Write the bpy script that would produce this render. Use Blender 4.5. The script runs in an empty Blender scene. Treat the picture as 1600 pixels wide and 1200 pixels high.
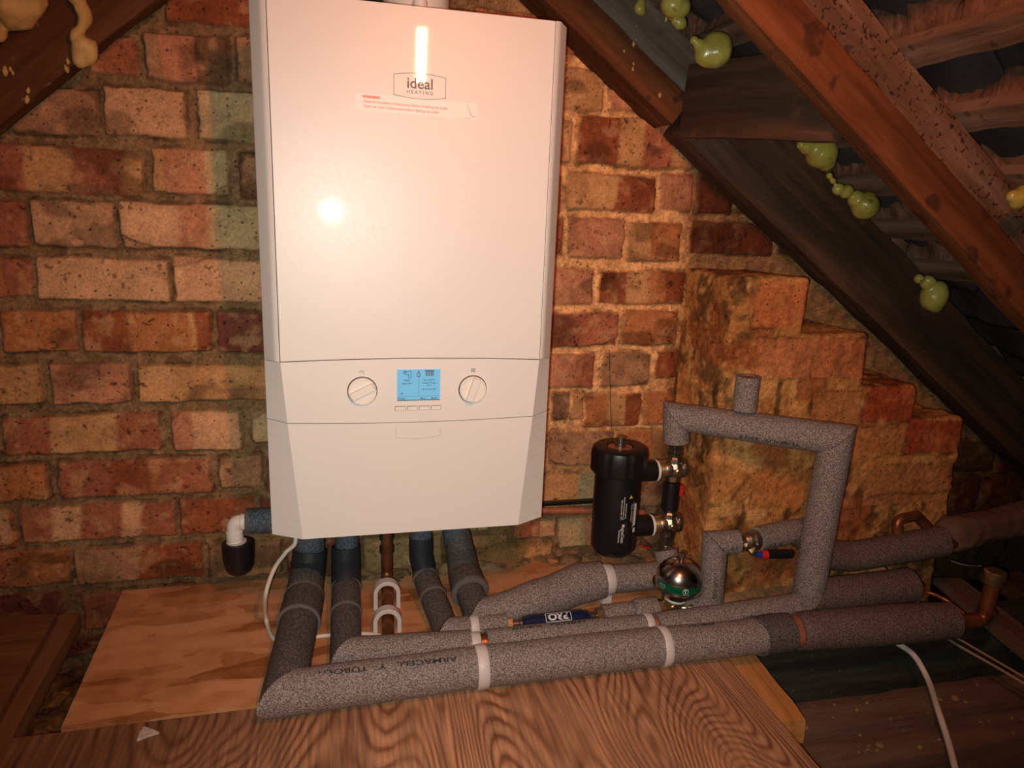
import bpy, math, random
import numpy as np
from mathutils import Vector, Matrix
R_ = random.Random(7)
scn = bpy.context.scene
COL = scn.collection

# ------------------------------------------------------------------ camera
FPX = 1105.34
CAMLOC = Vector((-0.09953067, -1.22965586, 0.454306711))
CAMROT = (1.33458085, -0.03846913, -0.23480094)
cd = bpy.data.cameras.new('camera'); cam = bpy.data.objects.new('camera', cd); COL.objects.link(cam)
cam.location = CAMLOC; cam.rotation_euler = CAMROT
cd.sensor_fit = 'HORIZONTAL'; cd.sensor_width = 36; cd.lens = FPX / 1600 * 36
cd.clip_start = 0.01; cd.clip_end = 50
scn.camera = cam
from mathutils import Euler
CR = Euler(CAMROT).to_matrix()

# ------------------------------------------------------------------ world, lights, exposure
w = bpy.data.worlds.new('world'); scn.world = w; w.use_nodes = True
w.node_tree.nodes['Background'].inputs[0].default_value = (1.0, 0.82, 0.62, 1)
w.node_tree.nodes['Background'].inputs[1].default_value = 0.012
scn.view_settings.view_transform = 'Standard'; scn.view_settings.look = 'None'
scn.view_settings.gamma = 1; scn.view_settings.use_curve_mapping = False
scn.view_settings.exposure = 0.0
# tall narrow LED work lamp standing to the right and above the photographer
al = bpy.data.lights.new('work_lamp', 'AREA'); al.shape = 'RECTANGLE'; al.size = 0.021; al.size_y = 0.116
al.energy = 4.0; al.color = (1.0, 0.27, 0.10)
lo = bpy.data.objects.new('work_lamp', al); COL.objects.link(lo)
lo.location = (0.0925, -1.08, 0.797)
lo.rotation_euler = (Matrix.Rotation(-0.07, 3, 'Y') @ Vector((0.12, 1, -0.42)).to_track_quat('-Z', 'Y').to_matrix()).to_euler()
# the phone's flash beside the lens
fl = bpy.data.lights.new('phone_flash', 'SPOT'); fl.energy = 26; fl.color = (1.0, 1.0, 0.89)
fl.spot_size = math.radians(103); fl.spot_blend = 1.0; fl.shadow_soft_size = 0.006
fo = bpy.data.objects.new('phone_flash', fl); COL.objects.link(fo)
fo.location = CAMLOC + CR @ Vector((-0.016, -0.010, 0.0)); fo.rotation_euler = CAMROT

# ------------------------------------------------------------------ numeric helpers
def at(px, py, ax, val):
    """pixel of the photograph -> point on the world plane ax = val"""
    v = CR @ Vector(((px - 800) / FPX, -(py - 600) / FPX, -1)); k = 'xyz'.index(ax)
    return CAMLOC + v * ((val - CAMLOC[k]) / v[k])
_T = np.random.RandomState(11).rand(32, 32, 32)
def vn(x, y, z):
    xi = np.floor(x).astype(int); yi = np.floor(y).astype(int); zi = np.floor(z).astype(int)
    fx = x - xi; fy = y - yi; fz = z - zi
    fx = fx * fx * (3 - 2 * fx); fy = fy * fy * (3 - 2 * fy); fz = fz * fz * (3 - 2 * fz)
    r = 0
    for a in (0, 1):
        for b in (0, 1):
            for c in (0, 1):
                r = r + _T[(xi + a) % 32, (yi + b) % 32, (zi + c) % 32] * (fx if a else 1 - fx) * (fy if b else 1 - fy) * (fz if c else 1 - fz)
    return r
def fbm(x, y, z, o=4):
    x = np.asarray(x, float); y = np.asarray(y, float) + 0 * x; z = np.asarray(z, float) + 0 * x
    s = 0; a = .5; t = 0
    for i in range(o):
        s = s + a * vn(x + 7.3 * i, y + 3.1 * i, z + 5.7 * i); t += a; a *= .5; x = x * 2.03; y = y * 2.03; z = z * 2.03
    return s / t
def sst(a, b, x):
    t = np.clip((x - a) / (b - a), 0, 1); return t * t * (3 - 2 * t)
def lin(r, g, b):
    f = lambda c: (c / 255 / 12.92) if c <= 10 else ((c / 255 + .055) / 1.055) ** 2.4
    return (f(r), f(g), f(b))

# ------------------------------------------------------------------ object helpers
def tag(o, label=None, cat=None, group=None, kind=None):
    if label: o['label'] = label
    if cat: o['category'] = cat
    if group: o['group'] = group
    if kind: o['kind'] = kind
    return o
def empty(name, loc, label=None, cat=None, group=None):
    o = bpy.data.objects.new(name, None); COL.objects.link(o); o.location = loc; o.empty_display_size = .02
    return tag(o, label, cat, group)
def link(name, V, F, m, parent=None, smooth=True, col=None, flat_angle=None):
    me = bpy.data.meshes.new(name)
    V = [tuple(v) for v in V]
    if parent is not None:
        p = wloc(parent); V = [(a - p[0], b - p[1], c - p[2]) for a, b, c in V]
    me.from_pydata(V, [], [tuple(f) for f in F])
    me.materials.append(m)
    if smooth: me.polygons.foreach_set('use_smooth', [True] * len(me.polygons))
    if col is not None:
        ca = me.color_attributes.new('Col', 'FLOAT_COLOR', 'POINT')
        c4 = np.ones((len(V), 4)); c4[:, :3] = col; ca.data.foreach_set('color', c4.ravel())
    me.update()
    o = bpy.data.objects.new(name, me); COL.objects.link(o)
    if parent is not None: o.parent = parent
    return o
def wloc(o):
    p = Vector((0, 0, 0))
    while o is not None: p = p + o.location; o = o.parent
    return p
class MB:
    def __init__(s): s.V = []; s.F = []
    def add(s, V, F):
        n = len(s.V); s.V += [Vector(v) for v in V]; s.F += [tuple(i + n for i in f) for f in F]; return s
    def box(s, a, b):
        x0, y0, z0 = a; x1, y1, z1 = b
        return s.add([(x0,y0,z0),(x1,y0,z0),(x1,y1,z0),(x0,y1,z0),(x0,y0,z1),(x1,y0,z1),(x1,y1,z1),(x0,y1,z1)],
                     [(0,3,2,1),(4,5,6,7),(0,1,5,4),(1,2,6,5),(2,3,7,6),(3,0,4,7)])
    def prism(s, poly, y0, y1):      # poly in (x, z)
        n = len(poly)
        V = [(x, y0, z) for x, z in poly] + [(x, y1, z) for x, z in poly]
        F = [tuple(range(n)), tuple(range(2*n-1, n-1, -1))] + [(i, i+n, (i+1) % n + n, (i+1) % n) for i in range(n)]
        return s.add(V, F)
    def tube(s, path, rad, seg=28, n0=None, n1=None, rin=0.0, amp=0.0, seed=0.0):
        P = [Vector(p) for p in path]; n = len(P)
        rr = rad if isinstance(rad, (list, tuple)) else [rad] * n
        U = [(P[i+1] - P[i]).normalized() for i in range(n - 1)]
        u = U[0]; e = u.orthogonal().normalized()
        if abs(u.z) < .9: e = (Vector((0, 0, 1)) - u * u.z).normalized()
        base = len(s.V); rings = []
        for i in range(n):
            ui = U[i-1] if i > 0 else U[0]
            uo = U[i] if i < n - 1 else U[-1]
            if i > 0 and i < n - 1 or i == n - 1:
                if i >= 2:
                    q = U[i-2].rotation_difference(U[i-1]); e = (q @ e)
            e = (e - ui * e.dot(ui)).normalized(); f = ui.cross(e)
            t = (ui + uo).normalized() if 0 < i < n - 1 else (Vector(n0).normalized() if (i == 0 and n0) else (Vector(n1).normalized() if (i == n-1 and n1) else ui))
            ring = []
            for k in range(seg):
                a = 2 * math.pi * k / seg
                d = (e * math.cos(a) + f * math.sin(a)) * rr[i]
                sl = -d.dot(t) / max(.2, abs(ui.dot(t))) * (1 if ui.dot(t) > 0 else -1)
                ring.append(P[i] + d + ui * sl)
            rings.append(ring)
        if amp:
            A = np.array([[tuple(v) for v in r] for r in rings]); C = np.array([tuple(p) for p in P])[:, None, :]
            D = A - C; nz = fbm(A[..., 0]*90+seed, A[..., 1]*90, A[..., 2]*90, 3) - .5
            nz2 = fbm(A[..., 0]*22+seed, A[..., 1]*22, A[..., 2]*22, 2) - .5
            A = A + D / np.linalg.norm(D, axis=2, keepdims=True) * (nz * amp + nz2 * amp * 2)[..., None]
            rings = [[Vector(v) for v in r] for r in A]
        for r in rings: s.V += r
        for i in range(n - 1):
            for k in range(seg):
                a = base + i*seg + k; b = base + i*seg + (k+1) % seg
                s.F.append((a, b, b + seg, a + seg))
        for end in (0, 1):
            ring = rings[-1] if end else rings[0]; off = base + ((n-1)*seg if end else 0)
            c = sum(ring, Vector()) / seg; ax = (U[-1] if end else -U[0])
            if rin:
                b0 = len(s.V); s.V += [c + (v - c) * (rin / rr[-1 if end else 0]) for v in ring]
                s.V += [c + (v - c) * (rin / rr[-1 if end else 0]) - ax * .006 for v in ring]
                for k in range(seg):
                    j = (k+1) % seg
                    q = [(off+k, b0+k, b0+j, off+j), (b0+k, b0+seg+k, b0+seg+j, b0+j)]
                    s.F += q if not end else [f[::-1] for f in q]
                capr = [b0 + seg + k for k in range(seg)]
            else: capr = [off + k for k in range(seg)]
            s.F.append(tuple(capr) if end else tuple(capr[::-1]))
        return s
    def lathe(s, prof, c=(0,0,0), axis=(0,0,1), seg=40):   # prof: (radius, height)
        ax = Vector(axis).normalized(); e = ax.orthogonal().normalized()
        if abs(ax.z) > .9: e = Vector((1, 0, 0)); e = (e - ax * e.dot(ax)).normalized()
        f = ax.cross(e); c = Vector(c); b = len(s.V)
        for r, h in prof:
            for k in range(seg):
                a = 2*math.pi*k/seg; s.V.append(c + ax*h + (e*math.cos(a) + f*math.sin(a)) * max(r, 1e-5))
        for i in range(len(prof)-1):
            for k in range(seg):
                p = b+i*seg+k; q = b+i*seg+(k+1) % seg; s.F.append((p, q, q+seg, p+seg))
        s.F.append(tuple(b+k for k in range(seg))[::-1]); s.F.append(tuple(b+(len(prof)-1)*seg+k for k in range(seg)))
        return s
    def hexnut(s, c, axis, r, h):
        return s.lathe([(r*.88, -h/2), (r, -h*.38), (r, h*.38), (r*.88, h/2)], c, axis, 6)
    def build(s, name, m, parent=None, smooth=True, bevel=0, auto=None, segs=2):
        o = link(name, s.V, s.F, m, parent, smooth)
        if auto: o.data.set_sharp_from_angle(angle=math.radians(auto))
        if bevel:
            b = o.modifiers.new('bevel', 'BEVEL'); b.width = bevel; b.segments = segs; b.limit_method = 'ANGLE'; b.angle_limit = math.radians(35)
            b.harden_normals = True
        return o
def fillet(pts, r, n=7):
    P = [Vector(p) for p in pts]; out = [P[0]]
    for i in range(1, len(P)-1):
        a = (P[i-1]-P[i]); b = (P[i+1]-P[i]); la, lb = a.length, b.length; a.normalize(); b.normalize()
        ang = a.angle(b); d = min(r / math.tan(ang/2), la*.49, lb*.49)
        p0 = P[i]+a*d; p1 = P[i]+b*d
        for k in range(n+1):
            t = k/n; out.append(p0*(1-t)**2 + P[i]*2*t*(1-t) + p1*t*t)
    out.append(P[-1]); return out
def dense(pts, step=.006):
    out = []
    for a, b in zip(pts[:-1], pts[1:]):
        a = Vector(a); b = Vector(b); n = max(1, int((b-a).length/step)); out += [a.lerp(b, k/n) for k in range(n)]
    return out + [Vector(pts[-1])]
def spline(pts, n=10):
    P = [Vector(p) for p in pts]; P = [P[0]*2-P[1]] + P + [P[-1]*2-P[-2]]; out = []
    for i in range(1, len(P)-2):
        for k in range(n):
            t = k/n; a, b, c, d = P[i-1:i+3]
            out.append(.5*((2*b)+(c-a)*t+(2*a-5*b+4*c-d)*t*t+(3*b-a-3*c+d)*t**3))
    return out + [P[-2]]

# ------------------------------------------------------------------ materials
def new_mat(name):
    m = bpy.data.materials.new(name); m.use_nodes = True; nt = m.node_tree
    return m, nt, nt.nodes['Principled BSDF']
def plain(name, c, rough=.5, metal=0, coat=0, coatr=.03, emit=None, es=0, spec=.5):
    m, nt, b = new_mat(name); b.inputs['Base Color'].default_value = (*c, 1); b.inputs['Roughness'].default_value = rough
    b.inputs['Metallic'].default_value = metal; b.inputs['Coat Weight'].default_value = coat; b.inputs['Coat Roughness'].default_value = coatr
    b.inputs['Specular IOR Level'].default_value = spec
    # faint handling marks: a little roughness variation on every surface
    n = nt.nodes.new('ShaderNodeTexNoise'); n.inputs['Scale'].default_value = 60
    mr = nt.nodes.new('ShaderNodeMapRange'); mr.inputs['To Min'].default_value = max(.02, rough-.03); mr.inputs['To Max'].default_value = rough+.05
    nt.links.new(n.outputs['Fac'], mr.inputs['Value']); nt.links.new(mr.outputs[0], b.inputs['Roughness'])
    if emit: b.inputs['Emission Color'].default_value = (*emit, 1); b.inputs['Emission Strength'].default_value = es
    return m
def noisy(name, stops, scale=8, detail=6, rough=.8, bump=.3, bdist=.002, stretch=(1,1,1), metal=0, spots=None, bscale=None, spec=.3, coat=0, dist=0):
    m, nt, b = new_mat(name); N = nt.nodes.new; L = nt.links.new
    tc = N('ShaderNodeTexCoord'); mp = N('ShaderNodeMapping'); mp.inputs['Scale'].default_value = stretch
    L(tc.outputs['Object'], mp.inputs['Vector'])
    n = N('ShaderNodeTexNoise'); n.inputs['Scale'].default_value = scale; n.inputs['Detail'].default_value = detail; n.inputs['Roughness'].default_value = .6
    n.inputs['Distortion'].default_value = dist
    L(mp.outputs[0], n.inputs['Vector'])
    r = N('ShaderNodeValToRGB'); e = r.color_ramp.elements
    while len(e) < len(stops): e.new(.5)
    for i, (p, c) in enumerate(stops): e[i].position = p; e[i].color = (*c, 1)
    L(n.outputs['Fac'], r.inputs['Fac']); out = r.outputs['Color']
    if spots:
        sc, thr, c, st = spots
        n2 = N('ShaderNodeTexNoise'); n2.inputs['Scale'].default_value = sc; n2.inputs['Detail'].default_value = 3; L(tc.outputs['Object'], n2.inputs['Vector'])
        mr = N('ShaderNodeMapRange'); mr.inputs['From Min'].default_value = thr; mr.inputs['From Max'].default_value = thr+.06; mr.inputs['To Max'].default_value = st
        L(n2.outputs['Fac'], mr.inputs['Value']); mx = N('ShaderNodeMix'); mx.data_type = 'RGBA'; mx.inputs['B'].default_value = (*c, 1)
        L(mr.outputs[0], mx.inputs['Factor']); L(out, mx.inputs['A']); out = mx.outputs['Result']
    L(out, b.inputs['Base Color'])
    b.inputs['Roughness'].default_value = rough; b.inputs['Metallic'].default_value = metal; b.inputs['Specular IOR Level'].default_value = spec
    b.inputs['Coat Weight'].default_value = coat
    n3 = N('ShaderNodeTexNoise'); n3.inputs['Scale'].default_value = bscale or scale*3; n3.inputs['Detail'].default_value = 6; L(mp.outputs[0], n3.inputs['Vector'])
    bp = N('ShaderNodeBump'); bp.inputs['Strength'].default_value = bump; bp.inputs['Distance'].default_value = bdist
    L(n3.outputs['Fac'], bp.inputs['Height']); L(bp.outputs[0], b.inputs['Normal'])
    return m
def masonry_mat():
    m, nt, b = new_mat('old masonry'); N = nt.nodes.new; L = nt.links.new
    at_ = N('ShaderNodeAttribute'); at_.attribute_name = 'Col'; tc = N('ShaderNodeTexCoord')
    n = N('ShaderNodeTexNoise'); n.inputs['Scale'].default_value = 260; n.inputs['Detail'].default_value = 5; n.inputs['Roughness'].default_value = .7; L(tc.outputs['Object'], n.inputs['Vector'])
    mr = N('ShaderNodeMapRange'); mr.inputs['From Min'].default_value = .25; mr.inputs['From Max'].default_value = .75; mr.inputs['To Min'].default_value = .58; mr.inputs['To Max'].default_value = 1.42
    L(n.outputs['Fac'], mr.inputs['Value'])
    mx = N('ShaderNodeVectorMath'); mx.operation = 'SCALE'; L(at_.outputs['Color'], mx.inputs[0]); L(mr.outputs[0], mx.inputs['Scale'])
    # pitting: scattered dark pinholes
    vo = N('ShaderNodeTexVoronoi'); vo.inputs['Scale'].default_value = 150; L(tc.outputs['Object'], vo.inputs['Vector'])
    vs = N('ShaderNodeSeparateColor'); L(vo.outputs['Color'], vs.inputs[0])
    rad = N('ShaderNodeMapRange'); rad.inputs['From Min'].default_value = .72; rad.inputs['From Max'].default_value = 1; rad.inputs['To Min'].default_value = 0; rad.inputs['To Max'].default_value = .34; L(vs.outputs['Red'], rad.inputs['Value'])
    df = N('ShaderNodeMath'); df.operation = 'SUBTRACT'; L(rad.outputs[0], df.inputs[0]); L(vo.outputs['Distance'], df.inputs[1])
    pm = N('ShaderNodeMapRange'); pm.inputs['From Min'].default_value = -.03; pm.inputs['From Max'].default_value = .05; pm.inputs['To Min'].default_value = 1; pm.inputs['To Max'].default_value = .32; L(df.outputs[0], pm.inputs['Value'])
    m2 = N('ShaderNodeVectorMath'); m2.operation = 'SCALE'; L(mx.outputs[0], m2.inputs[0]); L(pm.outputs[0], m2.inputs['Scale'])
    L(m2.outputs[0], b.inputs['Base Color']); b.inputs['Roughness'].default_value = .93; b.inputs['Specular IOR Level'].default_value = .2
    bp = N('ShaderNodeBump'); bp.inputs['Strength'].default_value = .6; bp.inputs['Distance'].default_value = .0018
    L(n.outputs['Fac'], bp.inputs['Height']); L(bp.outputs[0], b.inputs['Normal'])
    return m
def foam_mat(name, c, k=1.0):
    m, nt, b = new_mat(name); N = nt.nodes.new; L = nt.links.new
    tc = N('ShaderNodeTexCoord'); v = N('ShaderNodeTexVoronoi'); v.inputs['Scale'].default_value = 620; L(tc.outputs['Object'], v.inputs['Vector'])
    n = N('ShaderNodeTexNoise'); n.inputs['Scale'].default_value = 560; n.inputs['Detail'].default_value = 2; L(tc.outputs['Object'], n.inputs['Vector'])
    r = N('ShaderNodeValToRGB'); r.color_ramp.elements[0].position = .40; r.color_ramp.elements[1].position = .63
    r.color_ramp.elements[0].color = (*[x*.5 for x in c], 1); r.color_ramp.elements[1].color = (*[min(1, x*1.8) for x in c], 1)
    L(n.outputs['Fac'], r.inputs['Fac']); L(r.outputs['Color'], b.inputs['Base Color'])
    b.inputs['Roughness'].default_value = .62; b.inputs['Specular IOR Level'].default_value = .35
    ad = N('ShaderNodeMath'); ad.operation = 'ADD'; L(v.outputs['Distance'], ad.inputs[0]); L(n.outputs['Fac'], ad.inputs[1])
    bp = N('ShaderNodeBump'); bp.inputs['Strength'].default_value = .7*k; bp.inputs['Distance'].default_value = .0016
    L(ad.outputs[0], bp.inputs['Height']); L(bp.outputs[0], b.inputs['Normal'])
    return m
def ply_mat():
    m, nt, b = new_mat('plywood face'); N = nt.nodes.new; L = nt.links.new
    tc = N('ShaderNodeTexCoord'); mp = N('ShaderNodeMapping'); mp.inputs['Scale'].default_value = (3.4, .8, 1); mp.inputs['Rotation'].default_value = (0, 0, .14); L(tc.outputs['Object'], mp.inputs['Vector'])
    n = N('ShaderNodeTexNoise'); n.inputs['Scale'].default_value = 1.25; n.inputs['Detail'].default_value = 1.2; n.inputs['Distortion'].default_value = .35; L(mp.outputs[0], n.inputs['Vector'])
    mu = N('ShaderNodeMath'); mu.operation = 'MULTIPLY'; mu.inputs[1].default_value = 460; L(n.outputs['Fac'], mu.inputs[0])
    n4 = N('ShaderNodeTexNoise'); n4.inputs['Scale'].default_value = 9; n4.inputs['Detail'].default_value = 5; n4.inputs['Roughness'].default_value = .7; L(mp.outputs[0], n4.inputs['Vector'])
    m4 = N('ShaderNodeMath'); m4.operation = 'MULTIPLY'; m4.inputs[1].default_value = 5; L(n4.outputs['Fac'], m4.inputs[0])
    ad = N('ShaderNodeMath'); ad.operation = 'ADD'; L(mu.outputs[0], ad.inputs[0]); L(m4.outputs[0], ad.inputs[1])
    si = N('ShaderNodeMath'); si.operation = 'SINE'; L(ad.outputs[0], si.inputs[0])
    mr = N('ShaderNodeMapRange'); mr.inputs['From Min'].default_value = -1; L(si.outputs[0], mr.inputs['Value'])
    r = N('ShaderNodeValToRGB'); e = r.color_ramp.elements; e[0].position = .0; e[0].color = (.20, .078, .034, 1); e[1].position = .38; e[1].color = (.43, .205, .105, 1)
    x = e.new(1); x.color = (.54, .275, .145, 1)
    L(mr.outputs[0], r.inputs['Fac'])
    n5 = N('ShaderNodeTexNoise'); n5.inputs['Scale'].default_value = 200; n5.inputs['Detail'].default_value = 4
    mp5 = N('ShaderNodeMapping'); mp5.inputs['Scale'].default_value = (1, .05, 1); L(tc.outputs['Object'], mp5.inputs['Vector']); L(mp5.outputs[0], n5.inputs['Vector'])
    r5 = N('ShaderNodeMapRange'); r5.inputs['From Min'].default_value = .3; r5.inputs['From Max'].default_value = .7; r5.inputs['To Min'].default_value = .62; r5.inputs['To Max'].default_value = 1.3; L(n5.outputs['Fac'], r5.inputs['Value'])
    n6 = N('ShaderNodeTexNoise'); n6.inputs['Scale'].default_value = 5; n6.inputs['Detail'].default_value = 3; L(tc.outputs['Object'], n6.inputs['Vector'])
    r6 = N('ShaderNodeMapRange'); r6.inputs['From Min'].default_value = .3; r6.inputs['From Max'].default_value = .7; r6.inputs['To Min'].default_value = .75; r6.inputs['To Max'].default_value = 1.2; L(n6.outputs['Fac'], r6.inputs['Value'])
    mm = N('ShaderNodeMath'); mm.operation = 'MULTIPLY'; L(r5.outputs[0], mm.inputs[0]); L(r6.outputs[0], mm.inputs[1])
    flat = N('ShaderNodeMix'); flat.data_type = 'RGBA'; flat.inputs['B'].default_value = (.43, .21, .11, 1); L(r.outputs['Color'], flat.inputs['A'])
    n7 = N('ShaderNodeTexNoise'); n7.inputs['Scale'].default_value = 7; n7.inputs['Detail'].default_value = 4; L(mp.outputs[0], n7.inputs['Vector'])
    r7 = N('ShaderNodeMapRange'); r7.inputs['From Min'].default_value = .42; r7.inputs['From Max'].default_value = .62; r7.inputs['To Min'].default_value = .05; r7.inputs['To Max'].default_value = .62; L(n7.outputs['Fac'], r7.inputs['Value']); L(r7.outputs[0], flat.inputs['Factor'])
    # sheet toned darker towards its left end, broken up by noise
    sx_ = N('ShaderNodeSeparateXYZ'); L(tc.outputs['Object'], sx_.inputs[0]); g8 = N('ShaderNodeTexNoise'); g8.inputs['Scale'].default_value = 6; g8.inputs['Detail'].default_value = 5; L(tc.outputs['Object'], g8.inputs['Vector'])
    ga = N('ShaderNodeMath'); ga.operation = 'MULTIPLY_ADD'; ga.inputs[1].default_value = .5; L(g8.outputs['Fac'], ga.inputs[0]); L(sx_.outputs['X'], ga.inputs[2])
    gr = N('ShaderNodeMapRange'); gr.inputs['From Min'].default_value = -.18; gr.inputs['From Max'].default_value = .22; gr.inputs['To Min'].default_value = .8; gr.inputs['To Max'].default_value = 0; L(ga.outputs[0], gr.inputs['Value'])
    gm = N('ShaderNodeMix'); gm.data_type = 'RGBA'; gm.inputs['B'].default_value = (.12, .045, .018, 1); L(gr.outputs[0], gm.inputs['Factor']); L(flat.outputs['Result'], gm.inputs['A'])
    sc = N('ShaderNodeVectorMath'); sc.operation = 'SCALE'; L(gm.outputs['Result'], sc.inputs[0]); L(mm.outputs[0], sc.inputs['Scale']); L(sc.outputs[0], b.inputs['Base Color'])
    b.inputs['Roughness'].default_value = .6; b.inputs['Specular IOR Level'].default_value = .35
    bp = N('ShaderNodeBump'); bp.inputs['Strength'].default_value = .25; bp.inputs['Distance'].default_value = .001; L(mr.outputs[0], bp.inputs['Height']); L(bp.outputs[0], b.inputs['Normal'])
    return m
def osb_mat():
    m, nt, b = new_mat('strand board'); N = nt.nodes.new; L = nt.links.new
    tc = N('ShaderNodeTexCoord'); out = None
    cols = []
    for ang, sc, ce in ((.35, 24, .5), (-.5, 15, .5)):
        mp = N('ShaderNodeMapping'); mp.inputs['Scale'].default_value = (.35, 1.25, 1); mp.inputs['Rotation'].default_value = (0, 0, ang); L(tc.outputs['Object'], mp.inputs['Vector'])
        nn = N('ShaderNodeTexNoise'); nn.inputs['Scale'].default_value = 14; nn.inputs['Detail'].default_value = 3; L(mp.outputs[0], nn.inputs['Vector'])
        vm = N('ShaderNodeVectorMath'); vm.operation = 'MULTIPLY_ADD'; vm.inputs[1].default_value = (.06, .06, .06); L(nn.outputs['Color'], vm.inputs[0]); L(mp.outputs[0], vm.inputs[2])
        v = N('ShaderNodeTexVoronoi'); v.inputs['Scale'].default_value = sc; L(vm.outputs[0], v.inputs['Vector']); cols.append(v)
    mx = N('ShaderNodeMix'); mx.data_type = 'RGBA'; L(cols[0].outputs['Color'], mx.inputs['A']); L(cols[1].outputs['Color'], mx.inputs['B']); mx.inputs['Factor'].default_value = .45
    sp = N('ShaderNodeSeparateColor'); L(mx.outputs['Result'], sp.inputs[0])
    n = N('ShaderNodeTexNoise'); n.inputs['Scale'].default_value = 25; n.inputs['Detail'].default_value = 5; L(tc.outputs['Object'], n.inputs['Vector'])
    ad = N('ShaderNodeMath'); ad.operation = 'MULTIPLY_ADD'; ad.inputs[1].default_value = .5; L(n.outputs['Fac'], ad.inputs[0]); 
    h = N('ShaderNodeMath'); h.operation = 'MULTIPLY'; h.inputs[1].default_value = .55; L(sp.outputs['Red'], h.inputs[0]); L(h.outputs[0], ad.inputs[2])
    r = N('ShaderNodeValToRGB'); e = r.color_ramp.elements; e[0].position = .30; e[0].color = (.30, .10, .028, 1); e[1].position = .72; e[1].color = (.68, .32, .15, 1)
    x = e.new(.5); x.color = (.52, .22, .085, 1)
    L(ad.outputs[0], r.inputs['Fac']); L(r.outputs['Color'], b.inputs['Base Color']); b.inputs['Roughness'].default_value = .6
    bp = N('ShaderNodeBump'); bp.inputs['Strength'].default_value = .3; bp.inputs['Distance'].default_value = .001; L(sp.outputs['Red'], bp.inputs['Height']); L(bp.outputs[0], b.inputs['Normal'])
    return m
M = {}
M['masonry'] = masonry_mat()
M['foam'] = foam_mat('grey pipe lagging', (.235, .195, .178)); M['foam_brown'] = foam_mat('brownish pipe lagging', (.125, .088, .078), .6)
M['foam_dark'] = foam_mat('smooth dark and shaded pipe lagging', (.085, .07, .066), .4)  # the boiler legs wear it too, their shade put into the colour
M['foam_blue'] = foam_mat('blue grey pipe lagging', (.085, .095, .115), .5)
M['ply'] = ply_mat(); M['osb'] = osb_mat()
M['white'] = plain('white enamel', (.80, .775, .73), .38, coat=1, coatr=.035)
M['whiteflat'] = plain('white plastic', (.80, .76, .70), .4)
M['seam'] = plain('dark seam', (.05, .035, .03), .8)
M['clip'] = plain('milky nylon clip', (.62, .56, .54), .45)
M['black'] = plain('black plastic', (.008, .008, .009), .38)
M['tape'] = plain('black tape', (.022, .024, .03), .5)
M['grey_band'] = plain('grey tape band', (.14, .125, .125), .45)
M['copper'] = noisy('copper', [(.3, (.36, .11, .045)), (.6, (.62, .24, .12)), (.75, (.75, .33, .18))], 30, rough=.32, bump=.1, metal=.9)
M['copper_old'] = noisy('tarnished copper', [(.3, (.14, .045, .018)), (.6, (.34, .12, .05)), (.8, (.5, .2, .09))], 40, rough=.42, bump=.15, metal=.7)
M['copper_paint'] = noisy('dull copper', [(.3, (.32, .10, .05)), (.7, (.52, .19, .1))], 40, rough=.5, bump=.1, metal=.3)
M['brass'] = noisy('brass', [(.3, (.42, .27, .12)), (.7, (.75, .55, .28))], 30, rough=.3, bump=.1, metal=.92)
M['nickel'] = noisy('nickel plated brass', [(.3, (.26, .22, .17)), (.7, (.52, .45, .35))], 40, rough=.3, bump=.15, metal=.96)
M['steel'] = noisy('brushed stainless', [(.3, (.44, .38, .34)), (.7, (.62, .56, .5))], 6, rough=.22, bump=.05, metal=1)
M['green'] = plain('green label', (.0, .09, .04), .3)
M['blue'] = plain('navy blue paint', (.008, .016, .05), .25, coat=.5)
M['red'] = plain('red plastic', (.55, .02, .015), .4)
M['bluep'] = plain('blue plastic', (.02, .04, .25), .4)
M['ink'] = plain('black ink', (.02, .016, .016), .7)
M['greyink'] = plain('grey print', (.17, .14, .13), .6)
M['redink'] = plain('red print', (.70, .16, .11), .6)
M['paper'] = plain('clear sticker', (.86, .82, .77), .35)
M['lightink'] = plain('white print', (.75, .74, .72), .5)
M['yellow'] = plain('yellow print', (.8, .6, .05), .5)
M['lcd'] = plain('backlit display', (.05, .1, .12), .2, emit=lin(122, 190, 222), es=.80)
M['flex'] = plain('white flex', (.66, .58, .49), .45)
M['conduit'] = plain('grey conduit', (.2, .19, .165), .5)
M['brown_cable'] = plain('beige cable', (.33, .22, .14), .5)
M['wire'] = plain('dark wire', (.03, .02, .015), .6)
M['foil'] = noisy('torn foil scrap', [(.3, (.45, .36, .3)), (.7, (.95, .82, .72))], 90, rough=.35, bump=.5, metal=.3)
M['expfoam'] = noisy('expanding foam', [(.3, (.26, .215, .035)), (.55, (.44, .37, .07)), (.8, (.58, .50, .14))], 14, rough=.3, bump=.25, bdist=.003, spec=.5, coat=.4, spots=(55, .66, (.07, .06, .03), .8))
M['expfoam_dry'] = noisy('dried expanding foam', [(.3, (.42, .24, .06)), (.7, (.72, .48, .18))], 30, rough=.6, bump=.5, bdist=.003)
def wood(name, a, b_, c, spots=None, rough=.85, sc=7):
    return noisy(name, [(.3, a), (.5, b_), (.7, c)], sc*5, 9, rough=rough, bump=.8, bdist=.003, stretch=(.10, 1, 1), bscale=90, dist=.4, spots=spots, spec=.25)
M['rafter'] = wood('reddish old rafter', (.055, .018, .007), (.10, .034, .012), (.15, .055, .022), spots=(36, .66, (.30, .2, .12), .5))
M['rafter_orange'] = wood('orange brown rafter', (.055, .016, .005), (.115, .035, .010), (.19, .062, .021), spots=(24, .60, (.045, .015, .007), .8))
M['rafter_dark'] = wood('smoke dark timber', (.035, .019, .012), (.07, .036, .02), (.13, .062, .034), spots=(30, .64, (.13, .055, .022), .6))
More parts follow.
